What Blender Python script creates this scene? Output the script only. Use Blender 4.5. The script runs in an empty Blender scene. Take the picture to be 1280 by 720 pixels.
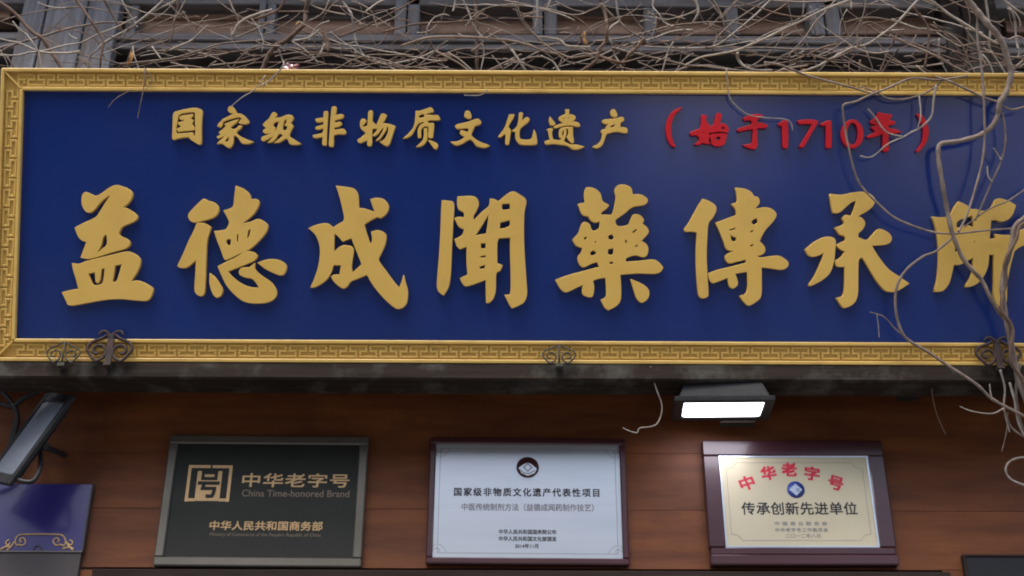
import bpy, bmesh, math, random
from mathutils import Vector, Matrix

# ------------------------------------------------------------------ camera, sky, sun, exposure
R = math.radians
scn = bpy.context.scene
COL = scn.collection
FPX = 1758.0                       # focal length in pixels of a 1280 px wide picture
CAM = Vector((0, 0, 1.6))
PITCH, YAW, ROLL = 0.516702, 0.00477, 0.00226
fw = Vector((math.sin(YAW)*math.cos(PITCH), math.cos(YAW)*math.cos(PITCH), math.sin(PITCH)))
rt0 = Vector((math.cos(YAW), -math.sin(YAW), 0))
up0 = rt0.cross(fw)
rt = rt0*math.cos(ROLL) + up0*math.sin(ROLL)
up = up0*math.cos(ROLL) - rt0*math.sin(ROLL)
cd = bpy.data.cameras.new('camera')
cd.sensor_width = 36; cd.lens = 36*FPX/1280
cd.clip_start = 0.05; cd.clip_end = 2000
cam = bpy.data.objects.new('camera', cd); COL.objects.link(cam)
M = Matrix((rt, up, -fw)).transposed().to_4x4(); M.translation = CAM
cam.matrix_world = M
scn.camera = cam

SUN_EL, SUN_ROT = R(60), R(200)    # sun behind the viewer, a little to the left, veiled by cloud
w = bpy.data.worlds.new('World'); scn.world = w; w.use_nodes = True
nt = w.node_tree; bg = nt.nodes['Background']
sky = nt.nodes.new('ShaderNodeTexSky'); sky.sky_type = 'NISHITA'; sky.sun_disc = False
sky.sun_elevation = SUN_EL; sky.sun_rotation = SUN_ROT
sky.air_density = 1.0; sky.dust_density = 4.0; sky.ozone_density = 1.0
nt.links.new(sky.outputs[0], bg.inputs[0]); bg.inputs[1].default_value = 0.13
sd = bpy.data.lights.new('sun', 'SUN'); sd.energy = 1.2; sd.angle = R(25); sd.color = (1.0, 0.95, 0.88)
sun = bpy.data.objects.new('sun', sd); COL.objects.link(sun)
sdir = Vector((math.sin(SUN_ROT)*math.cos(SUN_EL), math.cos(SUN_ROT)*math.cos(SUN_EL), math.sin(SUN_EL)))
sun.rotation_euler = sdir.to_track_quat('Z', 'Y').to_euler(); sun.location = sdir*30
scn.view_settings.view_transform = 'Standard'; scn.view_settings.look = 'None'
scn.view_settings.gamma = 1; scn.view_settings.use_curve_mapping = False
scn.view_settings.exposure = 1.45

scn.cycles.filter_width = 1.9                        # the photograph is a soft video frame

# ------------------------------------------------------------------ measuring helpers
def ray(px, py): return fw + rt*((px-640)/FPX) - up*((py-360)/FPX)
def wpt(px, py, Y):                                  # pixel seen on the vertical plane y = Y
    d = ray(px, py); return CAM + d*(Y/d.y)
TILT = 0.438008                                      # the sign leans forward
SB = Vector((0, 4.25, 3.803763))                     # lower inner edge of the sign's blue field
U = Vector((1, 0, 0)); V = Vector((0, -math.sin(TILT), math.cos(TILT))); N = U.cross(V)
def spt(px, py, d=0.0):                              # pixel seen on the sign's plane, d metres proud of it
    r = ray(px, py); o = SB + N*d
    return CAM + r*((o-CAM).dot(N)/r.dot(N))
def suv(px, py):
    p = spt(px, py) - SB; return p.dot(U), p.dot(V)

# ------------------------------------------------------------------ object helpers
def link(o, parent=None):
    COL.objects.link(o)
    if parent is not None: o.parent = parent
    return o
def tag(o, label=None, cat=None, group=None, kind=None):
    if label: o['label'] = label
    if cat: o['category'] = cat
    if group: o['group'] = group
    if kind: o['kind'] = kind
    return o
def empty(name, loc, rot=(0, 0, 0)):
    o = bpy.data.objects.new(name, None); o.location = loc; o.rotation_euler = rot; o.empty_display_size = .1
    return link(o)
def mesh_obj(name, me, mat, parent=None, loc=(0, 0, 0), rot=(0, 0, 0)):
    if mat is not None and not me.materials: me.materials.append(mat)
    o = bpy.data.objects.new(name, me); o.location = loc; o.rotation_euler = rot
    return link(o, parent)
class MB:
    def __init__(s): s.v = []; s.f = []; s.smooth = []
    def add(s, vs, fs, sm=False):
        b = len(s.v); s.v += [tuple(v) for v in vs]; s.f += [tuple(b+i for i in f) for f in fs]; s.smooth += [sm]*len(fs); return s
    def box(s, x0, x1, y0, y1, z0, z1):
        return s.add([(x0,y0,z0),(x1,y0,z0),(x1,y1,z0),(x0,y1,z0),(x0,y0,z1),(x1,y0,z1),(x1,y1,z1),(x0,y1,z1)],
                     [(0,3,2,1),(4,5,6,7),(0,1,5,4),(1,2,6,5),(2,3,7,6),(3,0,4,7)])
    def frustum(s, a, b, z0, z1):                    # a, b = (hx, hy) half sizes at z0, z1
        return s.add([(-a[0],-a[1],z0),(a[0],-a[1],z0),(a[0],a[1],z0),(-a[0],a[1],z0),(-b[0],-b[1],z1),(b[0],-b[1],z1),(b[0],b[1],z1),(-b[0],b[1],z1)],
                     [(0,3,2,1),(4,5,6,7),(0,1,5,4),(1,2,6,5),(2,3,7,6),(3,0,4,7)])
    def tube(s, pts, rad, n=6, flat=None):           # rad: one radius per point
        pts = [Vector(p) for p in pts]; L = len(pts); vs = []; fs = []
        up_ = Vector((0.31, 0.53, 0.79)); pa = None
        for i, p in enumerate(pts):
            t = (pts[min(i+1, L-1)] - pts[max(i-1, 0)]).normalized()
            a = (pa if pa is not None else up_); a = (a - t*a.dot(t))
            if a.length < 1e-6: a = t.orthogonal()
            a.normalize(); pa = a; b = t.cross(a); r = rad[i]
            for k in range(n):
                an = 2*math.pi*k/n; q = a*math.cos(an)*r + b*math.sin(an)*r
                if flat is not None: q = q - flat*(q.dot(flat)*0.55)
                vs.append(p + q)
        for i in range(L-1):
            for k in range(n):
                k2 = (k+1) % n; fs.append((i*n+k, i*n+k2, (i+1)*n+k2, (i+1)*n+k))
        fs.append(tuple(range(n-1, -1, -1))); fs.append(tuple((L-1)*n+k for k in range(n)))
        return s.add(vs, fs, True)
    def mesh(s, name):
        me = bpy.data.meshes.new(name); me.from_pydata(s.v, [], s.f); me.update()
        for p, q in zip(me.polygons, s.smooth): p.use_smooth = q
        bm = bmesh.new(); bm.from_mesh(me); bmesh.ops.recalc_face_normals(bm, faces=bm.faces); bm.to_mesh(me); bm.free()
        return me
    def build(s, name, mat, parent=None, loc=(0, 0, 0), rot=(0, 0, 0), bevel=0):
        me = s.mesh(name)
        if bevel:
            bm = bmesh.new(); bm.from_mesh(me)
            bmesh.ops.bevel(bm, geom=[e for e in bm.edges], offset=bevel, segments=1, affect='EDGES', clamp_overlap=True); bm.to_mesh(me); bm.free()
        return mesh_obj(name, me, mat, parent, loc, rot)
def spline(P, per=6):                                # Catmull-Rom through P (tuples of any length)
    P = [tuple(p) for p in P]; out = []; n = len(P)
    for i in range(n-1):
        p0, p1, p2, p3 = P[max(i-1,0)], P[i], P[i+1], P[min(i+2,n-1)]
        for k in range(per):
            t = k/per
            out.append(tuple(.5*(2*b + (c-a)*t + (2*a-5*b+4*c-d)*t*t + (3*b-a-3*c+d)*t**3) for a,b,c,d in zip(p0,p1,p2,p3)))
    out.append(P[-1]); return out

# ------------------------------------------------------------------ materials
def mat(name, c1, c2=None, rough=.6, scale=8, stretch=(1,1,1), bump=0, bscale=None, metal=0, spec=.5, coat=0, dirt=None, dscale=3, rvar=0, detail=6):
    m = bpy.data.materials.new(name); m.use_nodes = True; t = m.node_tree; b = t.nodes['Principled BSDF']
    b.inputs['Roughness'].default_value = rough; b.inputs['Metallic'].default_value = metal
    b.inputs['Specular IOR Level'].default_value = spec; b.inputs['Coat Weight'].default_value = coat; b.inputs['Coat Roughness'].default_value = .12
    if c2 is None: c2 = c1
    tc = t.nodes.new('ShaderNodeTexCoord'); mp = t.nodes.new('ShaderNodeMapping'); mp.inputs['Scale'].default_value = stretch
    oi = t.nodes.new('ShaderNodeObjectInfo'); ad = t.nodes.new('ShaderNodeVectorMath'); ad.operation = 'MULTIPLY_ADD'
    ad.inputs[1].default_value = (37, 23, 51)
    t.links.new(tc.outputs['Object'], mp.inputs[0]); t.links.new(oi.outputs['Random'], ad.inputs[0]); t.links.new(mp.outputs[0], ad.inputs[2])
    no = t.nodes.new('ShaderNodeTexNoise'); no.inputs['Scale'].default_value = scale; no.inputs['Detail'].default_value = detail; no.inputs['Roughness'].default_value = .62
    t.links.new(ad.outputs[0], no.inputs['Vector'])
    cr = t.nodes.new('ShaderNodeValToRGB'); cr.color_ramp.elements[0].position = .3; cr.color_ramp.elements[1].position = .7
    cr.color_ramp.elements[0].color = (*c1, 1); cr.color_ramp.elements[1].color = (*c2, 1)
    t.links.new(no.outputs[0], cr.inputs[0]); col = cr.outputs[0]
    if dirt:
        n2 = t.nodes.new('ShaderNodeTexNoise'); n2.inputs['Scale'].default_value = dscale; n2.inputs['Detail'].default_value = 8; n2.inputs['Roughness'].default_value = .7
        t.links.new(tc.outputs['Object'], n2.inputs['Vector'])
        r2 = t.nodes.new('ShaderNodeValToRGB'); r2.color_ramp.elements[0].position = .5; r2.color_ramp.elements[1].position = .75
        mx = t.nodes.new('ShaderNodeMix'); mx.data_type = 'RGBA'
        t.links.new(n2.outputs[0], r2.inputs[0]); t.links.new(r2.outputs[0], mx.inputs[0]); t.links.new(col, mx.inputs[6]); mx.inputs[7].default_value = (*dirt, 1)
        col = mx.outputs[2]
    t.links.new(col, b.inputs['Base Color'])
    if rvar:
        mr = t.nodes.new('ShaderNodeMapRange'); mr.inputs[3].default_value = max(.02, rough-rvar); mr.inputs[4].default_value = min(1, rough+rvar)
        n3 = t.nodes.new('ShaderNodeTexNoise'); n3.inputs['Scale'].default_value = dscale; t.links.new(tc.outputs['Object'], n3.inputs['Vector'])
        t.links.new(n3.outputs[0], mr.inputs[0]); t.links.new(mr.outputs[0], b.inputs['Roughness'])
    if bump:
        bu = t.nodes.new('ShaderNodeBump'); bu.inputs['Strength'].default_value = bump; bu.inputs['Distance'].default_value = .01
        if bscale:
            n4 = t.nodes.new('ShaderNodeTexNoise'); n4.inputs['Scale'].default_value = bscale; n4.inputs['Detail'].default_value = 5; t.links.new(ad.outputs[0], n4.inputs['Vector']); t.links.new(n4.outputs[0], bu.inputs['Height'])
        else: t.links.new(no.outputs[0], bu.inputs['Height'])
        t.links.new(bu.outputs[0], b.inputs['Normal'])
    return m
def emis(name, c, s):
    m = bpy.data.materials.new(name); m.use_nodes = True; b = m.node_tree.nodes['Principled BSDF']
    b.inputs['Base Color'].default_value = (.8,.8,.8,1); b.inputs['Emission Color'].default_value = (*c,1); b.inputs['Emission Strength'].default_value = s; b.inputs['Roughness'].default_value = .2
    return m
GOLD = mat('gold_paint', (.59,.38,.08), (.63,.41,.10), rough=.5, scale=5, spec=.3, dirt=(.50,.30,.08), dscale=2.5)
FRAMEGOLD = mat('frame_gold', (.58,.385,.09), (.65,.44,.12), rough=.42, scale=9, dirt=(.42,.24,.06), dscale=6)
GROOVE = mat('groove_gold', (.44,.27,.054), (.50,.31,.066), rough=.6, scale=20)
REDP = mat('red_paint', (.46,.006,.014), (.52,.010,.018), rough=.45, spec=.3, scale=6)
BLUE = mat('blue_board', (.006,.022,.130), (.008,.026,.145), rough=.2, scale=2.2, spec=.5, dirt=(.012,.028,.125), dscale=1.6, rvar=.08)
GREYWOOD = mat('weathered_wood', (.10,.10,.105), (.21,.21,.225), spec=.15, rough=.85, scale=6, stretch=(9,9,.5), bump=.5, dirt=(.15,.11,.08), dscale=4)
GREYRAIL = mat('weathered_rail', (.10,.095,.095), (.20,.19,.19), spec=.15, rough=.85, scale=6, stretch=(.5,9,9), bump=.5, dirt=(.12,.08,.06), dscale=5)
BROWNPANEL = mat('old_brown_panel', (.21,.125,.085), (.37,.24,.17), spec=.15, rough=.8, scale=5, stretch=(.6,8,8), bump=.4, dirt=(.10,.07,.06), dscale=6)
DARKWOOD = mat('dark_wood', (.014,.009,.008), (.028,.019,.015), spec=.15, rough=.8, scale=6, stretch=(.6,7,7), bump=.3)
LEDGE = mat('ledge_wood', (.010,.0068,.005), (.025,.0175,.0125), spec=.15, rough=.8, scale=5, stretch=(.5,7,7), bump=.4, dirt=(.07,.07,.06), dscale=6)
REDWOOD = mat('varnished_wood', (.075,.022,.0068), (.165,.053,.0145), rough=.55, scale=2.6, stretch=(.7,8,6), bump=.12, coat=0, spec=.25, dirt=(.060,.017,.006), dscale=1.6)
BARK = mat('vine_bark', (.115,.086,.069), (.225,.178,.145), rough=.9, scale=25, bump=.6)
BARKL = mat('pale_vine_bark', (.19,.165,.14), (.32,.285,.245), rough=.9, scale=25, bump=.5)
BARKR = mat('brown_vine_bark', (.075,.046,.033), (.15,.097,.068), rough=.9, scale=25, bump=.6)
DRYLEAF = mat('dry_leaf', (.20,.10,.035), (.34,.19,.07), rough=.9, scale=30)
IRON = mat('rusty_iron', (.014,.008,.007), (.04,.018,.013), rough=.75, scale=30, bump=.4)
IRONG = mat('green_black_iron', (.016,.017,.012), (.04,.04,.026), rough=.7, scale=30, bump=.3)
MAROON = mat('maroon_lacquer', (.030,.006,.010), (.045,.010,.015), rough=.33, scale=5, stretch=(.6,6,6), coat=.2)
BRONZE = mat('bronze_frame', (.085,.080,.064), (.12,.112,.095), rough=.42, scale=5, metal=.6)
SLATE = mat('dark_plaque', (.010,.0125,.010), (.014,.0165,.013), rough=.5, scale=4, spec=.2)
TANLET = mat('tan_lettering', (.38,.25,.11), (.42,.28,.13), rough=.4, scale=8, metal=.3)
DIMLET = mat('dim_lettering', (.12,.09,.055), (.14,.10,.06), rough=.5, scale=8)
SILVER = mat('silver_plate', (.46,.52,.57), (.51,.56,.61), rough=.28, scale=3, stretch=(1,6,1), metal=.75)
CREAM = mat('gold_cream_plate', (.46,.41,.27), (.51,.46,.31), rough=.4, scale=3, metal=.35)
BLACKINK = mat('black_ink', (.012,.012,.015), rough=.5)
GREYINK = mat('grey_ink', (.17,.17,.18), rough=.5)
REDINK = mat('red_ink', (.50,.012,.04), rough=.4)
BLUEINK = mat('blue_ink', (.02,.045,.22), rough=.4)
PALEBLUE = mat('pale_blue_ink', (.35,.42,.52), rough=.4)
WINE = mat('wine_ink', (.05,.012,.012), rough=.4)
BANNERBLUE = mat('banner_blue', (.016,.012,.10), (.022,.016,.135), rough=.3, scale=3, coat=.3)
BANNERGREY = mat('banner_grey', (.045,.040,.040), (.06,.054,.054), spec=.2, rough=.45, scale=3)
DARKGREY = mat('dark_grey_board', (.009,.010,.012), (.014,.015,.017), spec=.2, rough=.5, scale=3)
LAMPGREY = mat('lamp_housing', (.011,.013,.016), (.019,.022,.026), spec=.15, rough=.6, scale=14, dirt=(.026,.024,.021), dscale=9)
LAMPRIM = mat('lamp_rim', (.011,.012,.014), (.019,.020,.022), spec=.2, rough=.45, scale=14)
LAMPGLASS = mat('lamp_glass', (.10,.115,.145), (.14,.155,.185), rough=.22, scale=3, coat=.5)
LAMPLIT = emis('lit_lamp_glass', (.90,.87,1.0), 4.5)
PAVING = mat('street_paving', (.15,.143,.135), (.21,.20,.19), rough=.85, scale=1.2, bump=.3, bscale=30)
PLASTER = mat('opposite_plaster', (.36,.34,.33), (.46,.43,.41), rough=.9, scale=2)
WINDARK = mat('opposite_glass', (.03,.035,.045), rough=.1)
SHOPPANE = emis('lit_shop_window', (1.0,.86,.78), .55)
ROOFTILE = mat('opposite_roof', (.05,.05,.055), (.09,.09,.09), rough=.85, scale=8)

# ------------------------------------------------------------------ the street
g = MB().add([(-300,-300,0),(300,-300,0),(300,300,0),(-300,300,0)], [(0,1,2,3)]).build('street', PAVING); tag(g, kind='structure')

# ------------------------------------------------------------------ houses across the street (they fill the gloss of the sign and plaques)
def house(x0, x1, h, m, label, doors, wins):
    yw = -8.0
    o = empty('street_house', ((x0+x1)/2, yw, 0)); tag(o, label, 'house', 'houses across the street'); cx = (x0+x1)/2
    MB().box(x0-cx+.01, x1-cx-.01, -6, 0, 0, h).build('wall', m, o)
    b = MB(); hw = (x1-x0)/2
    b.add([(-hw,-6.4,h+.01),(hw,-6.4,h+.01),(hw,.5,h+.01),(-hw,.5,h+.01),(-hw,-3,h+1.6),(hw,-3,h+1.6)], [(0,3,2,1),(3,2,5,4),(0,4,5,1),(0,3,4),(1,5,2)]); b.build('roof', ROOFTILE, o)
    for a, c_, zt, mm in doors: MB().box(a-cx, c_-cx, .002, .06, .02, zt).build('door', mm, o)
    for a, c_, z0_, z1_, mm in wins:
        f = MB().box(a-cx, c_-cx, .002, .05, z0_, z1_).build('window', MAROON, o)
        MB().box(a-cx+.06, c_-cx-.06, .0505, .06, z0_+.06, z1_-.06).build('pane', mm, f)
house(-13, -4.2, 7.5, PLASTER, 'pale plaster house facing the street', [(-9,-7.6,2.5,WINDARK)], [(x, x+1.1, 4.2, 5.8, WINDARK) for x in (-12,-9.6,-7.2,-5.6)] + [(-7,-4.8,.6,2.6,WINDARK)])
house(-4.2, 4.0, 8.5, BROWNPANEL, 'brown timber house facing the street', [(-1.2,.8,2.6,WINDARK)], [(x, x+1.2, 4.4, 6.0, WINDARK) for x in (-3.6,-1.4,.6,2.4)] + [(1.2,3.4,.7,2.5,SHOPPANE)])
house(4.0, 13, 7.0, PLASTER, 'pale plaster house with lit shop windows facing the street', [(6.6,8.0,2.5,SHOPPANE)], [(x, x+1.1, 4.2, 5.8, WINDARK) for x in (4.8,7.2,9.4,11.4)] + [(4.5,6.0,.6,2.6,SHOPPANE),(8.8,11,.6,2.6,WINDARK)])

# ------------------------------------------------------------------ the timber shop building
bld = empty('timber_shop_building', (0, 4.6, 0))
tag(bld, 'old timber shop building with grey weathered boards above and varnished brown panelling below', 'building')
def wbox(name, m, px0, px1, py0, py1, yf, yb, bevel=.004, z0=None, z1=None):
    pm = (py0+py1)/2; xm = min(max((px0+px1)/2, 0), 1280)
    xa, xb = wpt(px0, pm, yf).x, wpt(px1, pm, yf).x
    za = wpt(xm, py1, yf).z if z0 is None else z0; zb = wpt(xm, py0, yf).z if z1 is None else z1
    cx, cz = (xa+xb)/2, (za+zb)/2
    b = MB().box(xa-cx, xb-cx, 0, yb-yf, za-cz, zb-cz)
    return b.build(name, m, bld, (cx, yf-4.6, cz), bevel=bevel)
XL, XR = -260, 1540
WY = 4.50
wbox('back_wall', DARKWOOD, XL, XR, -60, 92, 4.82, 4.95, z0=3.2, z1=7.6)
wbox('upper_wall', GREYRAIL, XL, XR, -200, -60, WY+.02, 4.80, z1=7.6)
wbox('upper_rail', GREYRAIL, XL, XR, -22, 7, WY+.01, WY+.12)
wbox('middle_rail', GREYRAIL, XL, XR, 43, 52, WY-.015, WY+.12)
wbox('middle_rail', GREYRAIL, XL, XR, 52.6, 63, WY, WY+.12)
wbox('lower_rail', DARKWOOD, XL, XR, 84, 100, WY+.04, WY+.2)
random.seed(4)
bays = [(152, 322), (348, 492), (528, 664), (698, 800), (806, 905), (925, 1008), (1050, 1182)]
for i, (a, b) in enumerate(bays):
    wbox('window_panel', BROWNPANEL, a-4, b+4, 25, 42.6, WY+.09, WY+.14)
    wbox('panel_rail', BROWNPANEL if i % 3 == 0 else GREYRAIL, a-4, b+4, 16, 23, WY+.075, WY+.13)
wbox('window_panel', BROWNPANEL, -120, 14, 4, 22, WY+.06, WY+.14)
wbox('window_panel', BROWNPANEL, 1255, 1400, 8, 40, WY+.09, WY+.14)
for px0, px1, py1, yf in [(160,174,43,WY+.02),(324,332,43,WY+.0),(334,345,43,WY+.012),(494,508,43,WY),(510,525,43,WY+.01),
                     (666,678,43,WY),(680,696,43,WY+.012),(804,818,43,WY+.02),(906,922,43,WY+.015),(1010,1028,43,WY),(1030,1048,43,WY+.01)]:
    wbox('post', GREYWOOD, px0, px1, -24, py1, yf, WY+.13)
for px0, px1, yf in [(24,53,WY-.03),(55,104,WY-.045),(106,146,WY-.035)]:
    wbox('wide_board', GREYWOOD, px0, px1, -40, 100, yf, yf+.06)
for px0, px1, yf in [(1180,1204,WY-.03),(1206,1250,WY-.05)]:
    wbox('corner_post', LEDGE, px0, px1, -40, 100, yf, yf+.09)

# unseen eave above the picture, added to shade the upper wall
b = MB(); ex = 3.4
b.add([(-ex,-.66,5.95),(ex,-.66,5.95),(ex,.3,6.75),(-ex,.3,6.75),(-ex,-.66,6.05),(ex,-.66,6.05),(ex,.3,6.85),(-ex,.3,6.85)], [(0,3,2,1),(4,5,6,7),(0,1,5,4),(1,2,6,5),(2,3,7,6),(3,0,4,7)])
b.build('added_shade_eave', DARKWOOD, bld)
LZ_TOP = 3.742; LY = 4.262
LZ_BOT = wpt(640, 474.5, LY).z
def pbox(name, m, x0, x1, y0, y1, z0, z1, bevel=.004):
    c = Vector(((x0+x1)/2, (y0+y1)/2, (z0+z1)/2))
    return MB().box(x0-c.x, x1-c.x, y0-c.y, y1-c.y, z0-c.z, z1-c.z).build(name, m, bld, c - bld.location, bevel=bevel)
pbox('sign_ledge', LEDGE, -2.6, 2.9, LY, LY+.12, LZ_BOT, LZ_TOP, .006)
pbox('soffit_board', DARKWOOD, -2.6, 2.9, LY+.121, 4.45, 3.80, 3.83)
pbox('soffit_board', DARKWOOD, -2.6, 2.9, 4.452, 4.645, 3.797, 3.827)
LW = 4.60
ys = [466, 566, 637, 711]
for a, b in zip(ys[:-1], ys[1:]):
    wbox('wall_plank', REDWOOD, XL, XR, a+.12, b-.12, LW + (.001 if a == 566 else 0), LW+.05, .0008)
wbox('wall_plank', REDWOOD, XL, 112, 711.4, 900, LW, LW+.05, .0025)
wbox('wall_plank', REDWOOD, 1192, XR, 711.4, 900, LW, LW+.05, .0025)
wbox('door_header', DARKWOOD, 113, 1190, 712.5, 742, LW-.03, LW+.1)
wbox('door_recess', DARKWOOD, 113, 1190, 742.5, 1000, LW+.3, LW+.4, z0=0)
wbox('lower_wall', REDWOOD, XL, 112, 900.4, 1200, LW+.001, LW+.05, z0=0)
wbox('lower_wall', REDWOOD, 1192, XR, 900.4, 1200, LW+.001, LW+.05, z0=0)
# small round fixing plate under the soffit
b = MB(); n = 20
b.tube([(0,0,-.012),(0,0,.012)], [.045,.05], 18)
b.build('soffit_plate', LAMPRIM, bld, wpt(1136, 491, 4.40) - bld.location)

# ------------------------------------------------------------------ the shop sign
sign = empty('shop_sign', SB, (math.pi/2 + TILT, 0, 0))
tag(sign, 'long blue shop sign with raised gold characters and gold fretwork frame, leaning forward', 'sign')
UL, UR, VB, VT = -1.664, 2.0, 0.0, 0.859
FW_ = .070                                            # frame width
MB().box(UL-.02, UR+.02, VB-.02, VT+.02, -.05, 0).build('board', BLUE, sign)
PER = .0682
# one period of the fret: a raised line that runs out along the top, doubles back, and runs out along the bottom
def fret_mesh():
    b = MB(); P_ = PER; hw = .0040; hh = .0037; Y = lambda t: (t-.5)*.046
    runs = [((-.40,.90),(.40,.90)),((.40,.90),(.40,.50)),((.40,.50),(.10,.50)),((.10,.50),(.10,.10)),((.10,.10),(.90,.10)),((.90,.10),(.90,.50)),((.90,.50),(.60,.50)),((.60,.50),(.60,.90))]
    for k, ((x0,y0),(x1,y1)) in enumerate(runs):
        xa, xb, ya, yb = min(x0,x1)*P_, max(x0,x1)*P_, Y(min(y0,y1)), Y(max(y0,y1))
        if y0 == y1: b.box(xa-hw, xb+hw, ya-hh, ya+hh, 0, .0052)
        else: b.box(xa-hw, xa+hw, ya+hh, yb-hh, 0, .0052)
    me = b.mesh('fret_tile'); bm = bmesh.new(); bm.from_mesh(me)
    bmesh.ops.bevel(bm, geom=[e for e in bm.edges if all(v.co.z > .005 for v in e.verts)], offset=.0018, segments=1, affect='EDGES'); bm.to_mesh(me); bm.free()
    me.materials.append(FRAMEGOLD); return me
FRET = fret_mesh()
def rail(name, L, loc, rotz, ntile, start):
    b = MB(); b.box(-FW_, L+FW_, -FW_, 0, -.055, .008)          # y: 0 = inner edge, -FW_ = outer edge
    r_ = b.build(name, GROOVE, sign, loc, (0, 0, rotz))
    MB().box(-FW_, L+FW_, -FW_-.003, -FW_+.009, -.055, .024).build('outer_lip', FRAMEGOLD, r_, bevel=.002)
    MB().box(0, L, -.0085, .003, .001, .022).build('inner_lip', FRAMEGOLD, r_, bevel=.002)
    for k in range(ntile):
        o = bpy.data.objects.new('fret_tile', FRET); o.location = (start + (k+.2)*PER, -.0345, .008); link(o, r_)
    return r_
W_, H_ = UR-UL, VT-VB
nt_h = int((W_+.085)/PER); nt_v = int((H_+.085)/PER)
rail('bottom_rail', W_, (UL, VB, 0), 0, nt_h, (W_-nt_h*PER)/2)
rail('top_rail', W_, (UR, VT, 0), math.pi, nt_h, (W_-nt_h*PER)/2)
rail('side_rail', H_, (UL, VT, .0006), -math.pi/2, nt_v, (H_-nt_v*PER)/2)
rail('side_rail', H_, (UR, VB, .0006), math.pi/2, nt_v, (H_-nt_v*PER)/2)
for sx, sy, x, y in [(-1,-1,UL,VB),(1,-1,UR,VB),(-1,1,UL,VT),(1,1,UR,VT)]:
    b = MB(); L = FW_*1.25
    b.box(0, L, -.003, .003, .009, .020)
    b.build('mitre_strip', FRAMEGOLD, sign, (x+sx*.004, y+sy*.004, 0), (0, 0, math.atan2(sy, sx)))

def sharp_smooth(P):                                   # closed outline: round gentle turns, keep sharp corners
    n = len(P); out = []
    V2 = [Vector(p) for p in P]
    cor = []
    for i in range(n):
        a = V2[i]-V2[i-1]; b = V2[(i+1) % n]-V2[i]
        cor.append(a.length > 1e-9 and b.length > 1e-9 and a.angle(b) > R(68))
    for i in range(n):
        p1, p2 = V2[i], V2[(i+1) % n]
        d = (p2-p1)
        p0 = (p1 - d*.5) if cor[i] else V2[i-1]
        p3 = (p2 + d*.5) if cor[(i+1) % n] else V2[(i+2) % n]
        if cor[i]: p0 = p1*2-p2
        if cor[(i+1) % n]: p3 = p2*2-p1
        for k in range(4):
            t = k/4
            out.append(.5*(2*p1 + (p2-p0)*t + (2*p0-5*p1+4*p2-p3)*t*t + (3*p1-p0-3*p2+p3)*t**3))
    return out
def outline_mesh(name, loops, depth, bev, m):
    cu = bpy.data.curves.new(name, 'CURVE'); cu.dimensions = '2D'; cu.fill_mode = 'BOTH'; cu.extrude = depth; cu.bevel_depth = bev; cu.bevel_resolution = 1
    for lp in loops:
        s = cu.splines.new('POLY'); s.points.add(len(lp)-1); s.use_cyclic_u = True
        for q, p in zip(s.points, lp): q.co = (p[0], p[1], 0, 1)
    o = bpy.data.objects.new(name, cu); COL.objects.link(o); bpy.context.view_layer.update()
    me = bpy.data.meshes.new_from_object(o.evaluated_get(bpy.context.evaluated_depsgraph_get()))
    bpy.data.objects.remove(o); bpy.data.curves.remove(cu); me.name = name; me.materials.clear(); me.materials.append(m); return me
def character(loops, ox, oy, k, m, depth, label=None):
    pts = [[suv(ox + x/k, oy + y/k) for x, y in lp] for lp in loops]
    allp = [p for lp in pts for p in lp]
    cx = (min(p[0] for p in allp)+max(p[0] for p in allp))/2; cy = min(p[1] for p in allp)
    lps = [sharp_smooth([(x-cx, y-cy) for x, y in lp]) for lp in pts]
    me = outline_mesh('character', lps, depth/2, .0012, m)
    o = mesh_obj('character', me, m, sign, (cx, cy, depth/2 + .001))
    if label: o['label'] = label
    return o
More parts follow.
